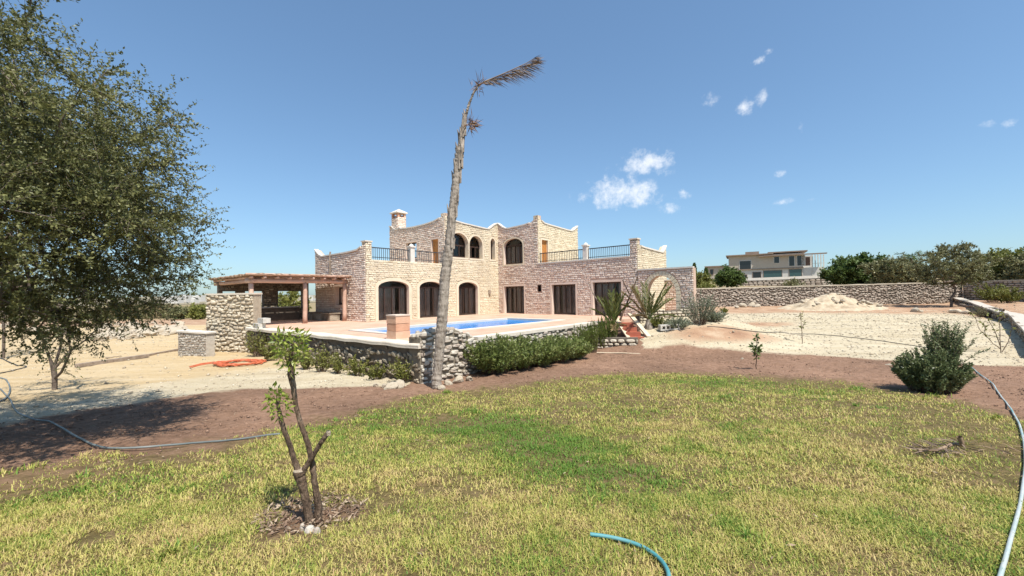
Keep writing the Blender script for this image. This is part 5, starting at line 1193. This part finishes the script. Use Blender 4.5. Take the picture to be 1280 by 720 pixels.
# ------------------------------------------------------------------ rocks
def rockmesh(seed, m):
    rg = np.random.default_rng(seed); import bmesh
    bm = bmesh.new(); bmesh.ops.create_icosphere(bm, subdivisions=2, radius=1)
    pl_ = nrm(rg.normal(size=(9, 3))); dd = rg.uniform(.55, .85, 9)
    for v in bm.verts:
        c = np.array(v.co); k = pl_@c; 
        for i in range(9):
            if k[i] > dd[i]: c = c-pl_[i]*(k[i]-dd[i])
        v.co = Vector(c*(1+rg.normal()*.02))
    me = bpy.data.meshes.new('rock'); bm.to_mesh(me); bm.free(); me.materials.append(m); return me
RM = [rockmesh(400+k, M['limestone']) for k in range(6)]
def rock(px, py, s, label, group, d=None, name='rock'):
    q = ong(px, py) if d is None else d
    o = bpy.data.objects.new(name, random.choice(RM)); COL.objects.link(o); o.location = (q[0], q[1], q[2]+s*.25); o.rotation_euler = (random.uniform(-.4, .4), random.uniform(-.4, .4), random.uniform(0, 6.28)); o.scale = (s*random.uniform(.8, 1.3), s*random.uniform(.7, 1.1), s*random.uniform(.5, .8))
    return tag(o, label, 'rock', group)
for k in range(120):
    f = random.random(); x_ = 118+f*112; y_ = 428-10*f-random.random()**1.2*(20-5*f)
    rock(x_, y_, random.uniform(.14, .5), 'pale jagged rock of the loose rock pile left of the low block wall', 'rocks of the loose pile', name='pile_rock')
for k in range(22):
    rock(random.uniform(2, 112), random.uniform(400, 421), random.uniform(.15, .5), 'pale rock scattered behind the small bare-stemmed tree at far left', 'rocks scattered at far left', name='scattered_rock')
for k in range(26):
    rock(random.uniform(226, 262), random.uniform(420, 441), random.uniform(.08, .26), 'small rubble stone at the foot of the tall sunlit wall', 'rubble at the tall wall', name='rubble_stone')
for (x_, y_, s) in ((489, 486, .17), (482, 484, .13), (497, 484, .22), (470, 483, .1), (560, 481, .16), (571, 478, .2), (552, 486, .12), (587, 476, .16)):
    rock(x_, y_, s, 'pale stone fallen at the wall foot near the base of the dead palm', 'fallen stones by the dead palm', name='fallen_stone')
for (x_, y_, s) in ((928, 384, .5), (938, 383, .6), (946, 384, .45), (921, 385, .3)): rock(x_, y_, s, 'pale rock in front of the field wall left of the rubble heap', 'rocks by the field wall', name='field_rock')
rock(1146, 390, .42, 'dark-shaded single rock on the gravel left of the pale log', None)
for k in range(30):
    a = random.uniform(-2.6, 2.6); b_ = random.uniform(-1.2, 1.0); q = mc+np.array([a*1.3, 1.8+b_*1.2, 0]); r = math.hypot(a*1.3/4.9*.95, b_*1.2/3.); q[2] = G(q[0], q[1])-.05+1.45*max(0, 1-r)**1.15
    rock(0, 0, random.uniform(.1, .3), 'pale stone lying on the rubble heap', 'stones on the rubble heap', d=q, name='heap_stone')
for (x_, y_, s, lb_) in ((927, 449, .07, 'small pale stone on the reddish soil left of the leafy sapling'), (1110, 457, .10, 'small stone at the gravel edge left of the dense bush')): rock(x_, y_, s, lb_, None)
for (x_, y_, lb_) in ((330, 402, 'upper pale concrete block at the terrace corner beside the pergola post'), (324, 409, 'lower pale concrete block at the terrace corner beside the pergola post')):
    q = at(x_, y_, 19.6); b = MB(); b.box(np.array([q[0], q[1], .12 if y_ > 405 else .36]), ((*dB, 0), (*dA, 0), (0, 0, 1)), (.38, .16, .11)); tag(b.build('concrete_block', M['conc']), lb_, 'block', 'blocks at the terrace corner')

# ------------------------------------------------------------------ hoses, pipes, timber
def ground_tube(px, r, name, label, cat, m, lift=1.0, n=7, wob=0.):
    P = np.array([ong(x_, y_) for x_, y_ in px]); k = len(P)*9
    # Catmull-Rom through the ground points, then drop on the ground again
    Q = []
    for i in range(len(P)-1):
        p0, p1, p2, p3 = P[max(i-1, 0)], P[i], P[i+1], P[min(i+2, len(P)-1)]
        for t in np.linspace(0, 1, 9, endpoint=False): Q.append(.5*((2*p1)+(-p0+p2)*t+(2*p0-5*p1+4*p2-p3)*t*t+(-p0+3*p1-3*p2+p3)*t**3))
    Q.append(P[-1]); Q = np.array(Q); Q[:, 2] = gz(Q[:, 0], Q[:, 1])+r*lift+.012
    V, F = tubes_mesh([(Q, np.full(len(Q), r))], n); return tag(obj(name, V, F, m, smooth=True), label, cat)
ground_tube([(1213, 459), (1226, 470), (1240, 480), (1258, 505), (1272, 528), (1279, 550), (1282, 580), (1279, 610), (1274, 640), (1266, 670), (1258, 700), (1248, 735), (1236, 775)], .0135, 'garden_hose', 'long faded teal hose snaking from the dense bush down the right edge of the lawn', 'hose', M['hose2'], 1.2)
ground_tube([(738, 673), (760, 676), (785, 682), (805, 690), (820, 700), (831, 712), (836, 725), (836, 745), (826, 775)], .015, 'garden_hose', 'open end of a teal hose curving on the grass at the bottom of the view', 'hose', M['hose'], 1.2)
ground_tube([(-40, 462), (-5, 484), (12, 500), (20, 515), (40, 525), (65, 530), (90, 545), (115, 558), (150, 563), (200, 560), (260, 555), (310, 550), (350, 545)], .0145, 'garden_hose', 'grey-blue hose running from the left edge across the shaded soil to the pruned young tree', 'hose', M['hosegrey'], 1.3)
ground_tube([(-20, 442), (5, 450), (20, 457), (33, 459), (20, 463), (-3, 468), (-30, 471)], .018, 'thin_pipe', 'thin dark pipe bent in a loop on the pale dirt at the left edge', 'pipe', M['blackpipe'])
ground_tube([(-25, 472), (3, 474), (12, 484), (10, 496), (0, 503), (-20, 507)], .018, 'thin_pipe', 'second thin grey pipe loop below the first at the left edge', 'pipe', M['hosegrey'])
ground_tube([(884, 409), (955, 416), (1000, 418), (1060, 422), (1110, 428), (1150, 434), (1185, 440)], .016, 'irrigation_pipe', 'thin black irrigation pipe crossing the white gravel field', 'pipe', M['blackpipe'])
oc = ong(299, 455); pts = []
for k in range(150):
    a = k*.29; r = .62+.12*math.sin(k*.77)+.06*math.sin(k*2.1); pts.append((oc[0]+.05*math.sin(k*.4)+r*1.25*math.cos(a), oc[1]+r*.9*math.sin(a), 0))
for x_, y_ in ((275, 457), (262, 457), (248, 460), (240, 462), (237, 460), (252, 456), (268, 455)): q = ong(x_, y_); pts.append((q[0], q[1], 0))
pts = np.array(pts); pts[:, 2] = gz(pts[:, 0], pts[:, 1])+.03+.035*np.abs(np.sin(np.arange(len(pts))*.61))*2
V, F = tubes_mesh([(pts, np.full(len(pts), .022))], 6); tag(obj('pipe_coil', V, F, M['orangepipe'], smooth=True), 'tangled coil of bright orange pipe on the pale dirt by the shaded wall', 'pipe coil')
tq = lambda x_, y_, h_: ong(x_, y_)+np.array([0, 0, h_])
b = MB(); b.beam(tq(96, 460, .09), tq(184, 447, .09), .2, .14); tag(b.build('timber', M['wood']), 'thick weathered timber lying on the pale dirt right of the small tree', 'timber')
b = MB(); b.beam(tq(183, 446, .06), tq(241, 435, .06), .12, .1); tag(b.build('timber', M['wood']), 'thinner weathered timber leading from the thick one to the low block wall', 'timber')
stick([ong(129, 449)+.05, ong(140, 449)+.1, ong(150, 446)+.04], .025, .012, 'dead_branch', 'small bent twig behind the thick weathered timber', 'branch')
# fallen frond stalk on the lawn
D = float((ong(1190, 567)-CAM)@FW)
fs = thing('dead_frond', 'dry broken palm frond stalk lying on the thin grass at right', 'dead frond', ong(1180, 568))
P = np.array([tq(1148, 568, .05), tq(1172, 569, .06), tq(1192, 565, .10), at(1203, 556, D), at(1199, 546, D)]); tt = np.linspace(0, 4, 24); P = np.stack([np.interp(tt, range(5), P[:, k]) for k in range(3)], -1)
V, F = tubes_mesh([(P, np.linspace(.012, .03, 24))], 6); obj('stalk', V, F, M['twig'], fs, smooth=True)
n = 60; c = P[rng.integers(0, 16, n)]+rng.normal(size=(n, 3))*.02; V, F = leaves_mesh(c, nrm(rng.normal(size=(n, 3))*np.array([1, 1, .25])+np.array([-.6, 0, .05])), .22, .014, rng); obj('leaflets', V, F, M['deadleaf'], fs)
n = 40; q = tq(1232, 566, .02); c = q+rng.normal(size=(n, 3))*np.array([.35, .12, .01]); V, F = leaves_mesh(c, nrm(rng.normal(size=(n, 3))*np.array([1, 1, .1])), .25, .012, rng); tag(obj('straw', V, F, M['twig']), 'thin scatter of dry straw right of the broken palm frond stalk', 'straw')['kind'] = 'stuff'

# ------------------------------------------------------------------ left background
F0, F1 = at(140, 385, 62)[:2], at(300, 383, 62)[:2]; ln_ = np.linalg.norm(F1-F0)
rf_ = thing('reed_fence', 'long ragged fence of dry reeds at the edge of the field behind the rock pile', 'fence', (*((F0+F1)/2), G(*((F0+F1)/2))))
n = 3800; u = rng.random(n)*ln_; pos = F0+(F1-F0)*(u/ln_)[:, None]; c = np.stack([pos[:, 0], pos[:, 1]+rng.normal(size=n)*.15, gz(pos[:, 0], pos[:, 1])-.1], -1)
V, F = leaves_mesh(c, nrm(rng.normal(size=(n, 3))*np.array([.12, .12, .0])+np.array([0, 0, 1.])), 1.3+1.2*fbm(u*.6, u*0, 77)+.3*rng.random(n), .16, rng); obj('reeds', V, F, M['canes'], rf_, attrs={'tone': ('FACE', np.clip(fbm(u*1.3, u*0, 78)*1.6-.3+.2*rng.normal(size=n), 0, 1))})
b = MB()
for k in range(12): q = F0+(F1-F0)*k/11; b.tube([(q[0], q[1], G(*q)-.1), (q[0], q[1], G(*q)+1.5)], .06, 5); 
for k in range(12):
    q = F0+(F1-F0)*k/11; b = MB(); b.tube([(q[0], q[1]+.1, G(*q)-.1), (q[0], q[1]+.1, G(*q)+1.6)], .07, 5); b.build('post', M['wood'], rf_)
for k, (px, d, w_, top, lb_, m_) in enumerate([(246, 56, 26, 381, 'green bush at the field edge just left of the tall sunlit wall', 'mixleaf'), (222, 58, 22, 384, 'greyish bush among the reeds left of the green one', 'olive'), (366, 48, 40, 362, 'dark green tree seen through the pergola between its posts', 'mixleaf'), (345, 52, 30, 368, 'dull green tree seen through the left gap of the pergola', 'olive'), (328, 60, 30, 377, 'low scrub seen through the pergola window', 'olive'), (196, 66, 40, 380, 'low dusty bush behind the reed fence', 'olive'), (160, 64, 40, 379, 'dusty bush behind the left end of the reed fence', 'olive')]):
    simple_tree('field_bush', lb_, px, d, w_, top, M[m_], 80+k, n_att=50, leaf=(.2, .1), per=9, cat='bush')
HM = M['neighwhite']
for k in range(34):
    px = random.gauss(234, 10) if k < 22 else random.uniform(150, 420); d = random.uniform(430, 560); py = random.uniform(370, 376); p = at(px, py, d); s = random.uniform(2, 4.2)
    b = MB(); b.box(p+np.array([0, 0, -s*.6]), ((1, 0, 0), (0, 1, 0), (0, 0, 1)), (s*random.uniform(.6, 1.4), s, s*1.1)); tag(b.build('far_house', HM), 'tiny white house in the distant town on the hillside', 'house', 'houses of the far town')

# ------------------------------------------------------------------ grass, pebbles, clods
def scatter(n, tmin, tmax, y0, y1, rg):
    y_ = np.sqrt(rg.random(n)*(y1**2-y0**2)+y0**2); t_ = tmin+(tmax-tmin)*rg.random(n); return t_*y_, y_
GP = [(ong(600, 530), 1.2, .8, .7), (ong(650, 545), 1.0, .7, .65), (ong(700, 565), .95, .6, .7), (ong(750, 595), .7, .5, .65), (ong(560, 515), 1.5, 1.0, .3), (ong(1000, 480), 3, .8, .4), (ong(860, 475), 2.5, .9, .4), (ong(400, 540), .8, .6, .25), (ong(60, 620), .8, .5, .3), (ong(250, 610), .6, .4, .25)]
BP = [(ong(720, 508), .7, .5), (ong(1245, 560), 1.7, 1.3), (ong(1190, 530), 1.6, 1.0), (ong(1120, 510), 1.2, .7), (ong(1270, 600), .7, .7)]
gx_, gy_, gw_, gl_, dens_ = [], [], [], [], []
rg = np.random.default_rng(99)
for (y0, y1, n_, wd, ln) in ((.5, 4.0, 430000, .0056, .054), (4.0, 7.0, 320000, .0084, .060), (7.0, 13.5, 250000, .0135, .070)):
    tw_ = 2.3 if y1 < 8 else 1.75; a, b = scatter(n_, -tw_, tw_, y0, y1, rg); m_ = masks(a, b)[0]-.15+.9*(fbm(a*.9, b*.9, 61)-.5)*2+.7*(fbm(a*4, b*4, 62)-.5)*2
    bare = np.zeros(len(a))
    for (p, rx, ry) in BP: bare = np.maximum(bare, np.exp(-(((a-p[0])/rx)**2+((b-p[1])/ry)**2))*.95)
    pr = np.clip(m_*.95+.22, 0, 1)*(1-bare*np.clip(fbm(a*2.2, b*2.2, 63)*2, .3, 1))*np.clip(.25+1.7*(fbm(a*4.5, b*4.5, 64)-.28)+1.1*(fbm(a*1.2, b*1.2, 66)-.42), .05, 1); k = rg.random(len(a)) < pr
    gx_.append(a[k]); gy_.append(b[k]); gw_.append(np.full(k.sum(), wd)); gl_.append(np.full(k.sum(), ln))
wx, wy = scatter(110, -1.5, 1.5, 2.2, 10.5, rg); kk = masks(wx, wy)[0] > -.3; wx, wy = wx[kk], wy[kk]     # coarser weedy tufts
for a, b in zip(wx, wy):
    m_ = rg.integers(25, 80); q_ = rg.uniform(.03, .11); gx_.append(a+rg.normal(size=m_)*q_); gy_.append(b+rg.normal(size=m_)*q_); gw_.append(np.full(m_, .008+.0006*b)); gl_.append(np.full(m_, rg.uniform(.07, .13)))
nweed = sum(len(q_) for q_ in gx_[3:])
gx_, gy_, gw_, gl_ = map(np.concatenate, (gx_, gy_, gw_, gl_)); n = len(gx_)
az = rg.random(n)*6.283; lean = np.clip(rg.normal(1.05, .38, n), .05, 1.5); ln = gl_*(.35+.85*rg.random(n))*(.45+1.1*fbm(gx_*3.7, gy_*3.7, 75)); dirh = np.stack([np.cos(az), np.sin(az), np.zeros(n)], -1); up = np.array([0, 0, 1.])
B0_ = np.stack([gx_, gy_, gz(gx_, gy_)-.004], -1); s = np.stack([-np.sin(az), np.cos(az), np.zeros(n)], -1)*(gw_*(.6+.7*rg.random(n)))[:, None]*.5
e1 = up*np.cos(lean*.55)[:, None]+dirh*np.sin(lean*.55)[:, None]; e2 = up*np.cos(lean*1.35)[:, None]+dirh*np.sin(lean*1.35)[:, None]
m1 = B0_+e1*(ln*.55)[:, None]; tp_ = m1+e2*(ln*.5)[:, None]
V = np.stack([B0_-s, B0_+s, m1-s*.8, m1+s*.8, tp_], 1).reshape(-1, 3); q = np.arange(n)[:, None]*5
F = np.stack([q+np.array([0, 1, 3]), q+np.array([0, 3, 2]), q+np.array([2, 3, 4])], 1).reshape(-1, 3)
green = .47+.75*(fbm(gx_*.9, gy_*.9, 71)-.5)+.9*(fbm(gx_*3.5, gy_*3.5, 72)-.5)
for (p, rx, ry, am) in GP: green = green+am*np.exp(-(((gx_-p[0])/rx)**2+((gy_-p[1])/ry)**2))
green[n-nweed:] += .28
tone = np.clip(green+rg.normal(size=n)*.24, 0, 1)
M['grass'] = leafmat('lawn_blades', [(.43, .29, .14), (.56, .46, .18), (.455, .42, .11), (.25, .30, .052), (.095, .20, .027)], .25, rough=.6, spec=.25)
nt_ = M['grass'].node_tree
for nd_ in nt_.nodes:
    if nd_.bl_idname == 'ShaderNodeMix': nd_.inputs['Factor'].default_value = .93
lg = obj('lawn_grass', V, F, M['grass'], attrs={'tone': ('FACE', np.repeat(tone, 3))}); lg['kind'] = 'stuff'; tag(lg, 'short yellow-green lawn grass with dry and greener patches in the foreground', 'grass')
n = 800; r_ = .37*np.sqrt(rg.random(n)); an = rg.random(n)*6.283; a = YTP[0]+r_*np.cos(an)*1.25; b = YTP[1]+.05+r_*np.sin(an); c = np.stack([a, b, gz(a, b)+.012+.02*rg.random(n)], -1)
M['mulch'] = leafmat('dry_mulch', [(.07, .042, .03), (.19, .12, .08), (.34, .25, .17), (.46, .38, .27)], .05, rough=.8)
V, F = leaves_mesh(c, nrm(rg.normal(size=(n, 3))*np.array([1, 1, .35])), .03+.05*rg.random(n), .008+.012*rg.random(n), rg, .3); o = obj('dry_mulch', V, F, M['mulch'], attrs={'tone': ('FACE', rg.random(n))}); o['kind'] = 'stuff'; tag(o, 'dry brown mulch and twigs round the foot of the pruned young tree', 'mulch')
a, b = scatter(9000, -1.6, 1.6, 1.6, 20, rg); mk2 = masks(a, b); k = (mk2[1] < .6) & (rg.random(len(a)) < np.where(mk2[0] > .5, .45, .8)*np.clip(2.2*fbm(a*.8, b*.8, 88)-.5, .05, 1)); a, b = a[k], b[k]; n = len(a)
V, F = leaves_mesh(np.stack([a, b, gz(a, b)+np.where(mk2[0][k] > 0, .03, .008)], -1), nrm(rg.normal(size=(n, 3))*np.array([1, 1, .2])), .03+.07*rg.random(n)**2, .006+.012*rg.random(n), rg, .3); o = obj('leaf_litter', V, F, M['mulch'], attrs={'tone': ('FACE', .4+.6*rg.random(n))}); o['kind'] = 'stuff'; tag(o, 'dry leaf litter and straw scattered over the soil and lawn', 'leaf litter')
def pebbles(name, label, a, b, sz, m):
    n = len(a); O = np.array([[1, 0, 0], [0, 1, 0], [-1, 0, 0], [0, -1, 0], [.1, .1, .7], [0, 0, -.5]], float); T = np.array([[0, 1, 4], [1, 2, 4], [2, 3, 4], [3, 0, 4], [1, 0, 5], [2, 1, 5], [3, 2, 5], [0, 3, 5]])
    V = O[None]*(1+.35*rg.normal(size=(n, 6, 3)))*sz[:, None, None]; an = rg.random(n)*6.283; ca, sa = np.cos(an)[:, None], np.sin(an)[:, None]; x_, y_ = V[..., 0]*ca-V[..., 1]*sa, V[..., 0]*sa+V[..., 1]*ca
    V = np.stack([x_+a[:, None], y_+b[:, None], V[..., 2]+(gz(a, b)+sz*.2)[:, None]], -1).reshape(-1, 3); F = (np.arange(n)[:, None, None]*6+T[None]).reshape(-1, 3)
    o = obj(name, V, F, m, attrs={'tone': ('FACE', np.repeat(rg.random(n), 8))}); o['kind'] = 'stuff'; return tag(o, label, name.replace('_', ' '))
a, b = scatter(60000, -1.6, 1.7, 8, 36, rg); mk2 = masks(a, b); k = (mk2[1] > .05+.5*rg.random(len(a))) & (mk2[4] < 0) & ((mk2[2] < 0) | (rg.random(len(a)) < .18)) & ((mk2[3] < 0) | (rg.random(len(a)) < .2)) & ~((a < 4) & (b > 11.9+.0*a) & (a > -13) & (b > 11.9+(-2.6-a)*.74) & (b > 11.9+(a+2.6)*1.35)); a, b = a[k], b[k]
pebbles('gravel_stones', 'scattered pale gravel stones over the white strip and the gravel field', a, b, np.minimum(.075, np.exp(rg.normal(-3.9, .5, len(a))))*(.8+b*.012), M['pebble'])
a, b = scatter(45000, -1.7, 1.7, 3.5, 20, rg); mk2 = masks(a, b); k = (mk2[0] < -.05) & (mk2[1] < .2); a, b = a[k], b[k]
pebbles('soil_clods', 'small reddish clods scattered over the bare soil strips', a, b, np.minimum(.035, np.exp(rg.normal(-4.5, .5, len(a)))), M['clod'])

for _o in bpy.data.objects:
    if '_o' in _o: del _o['_o']
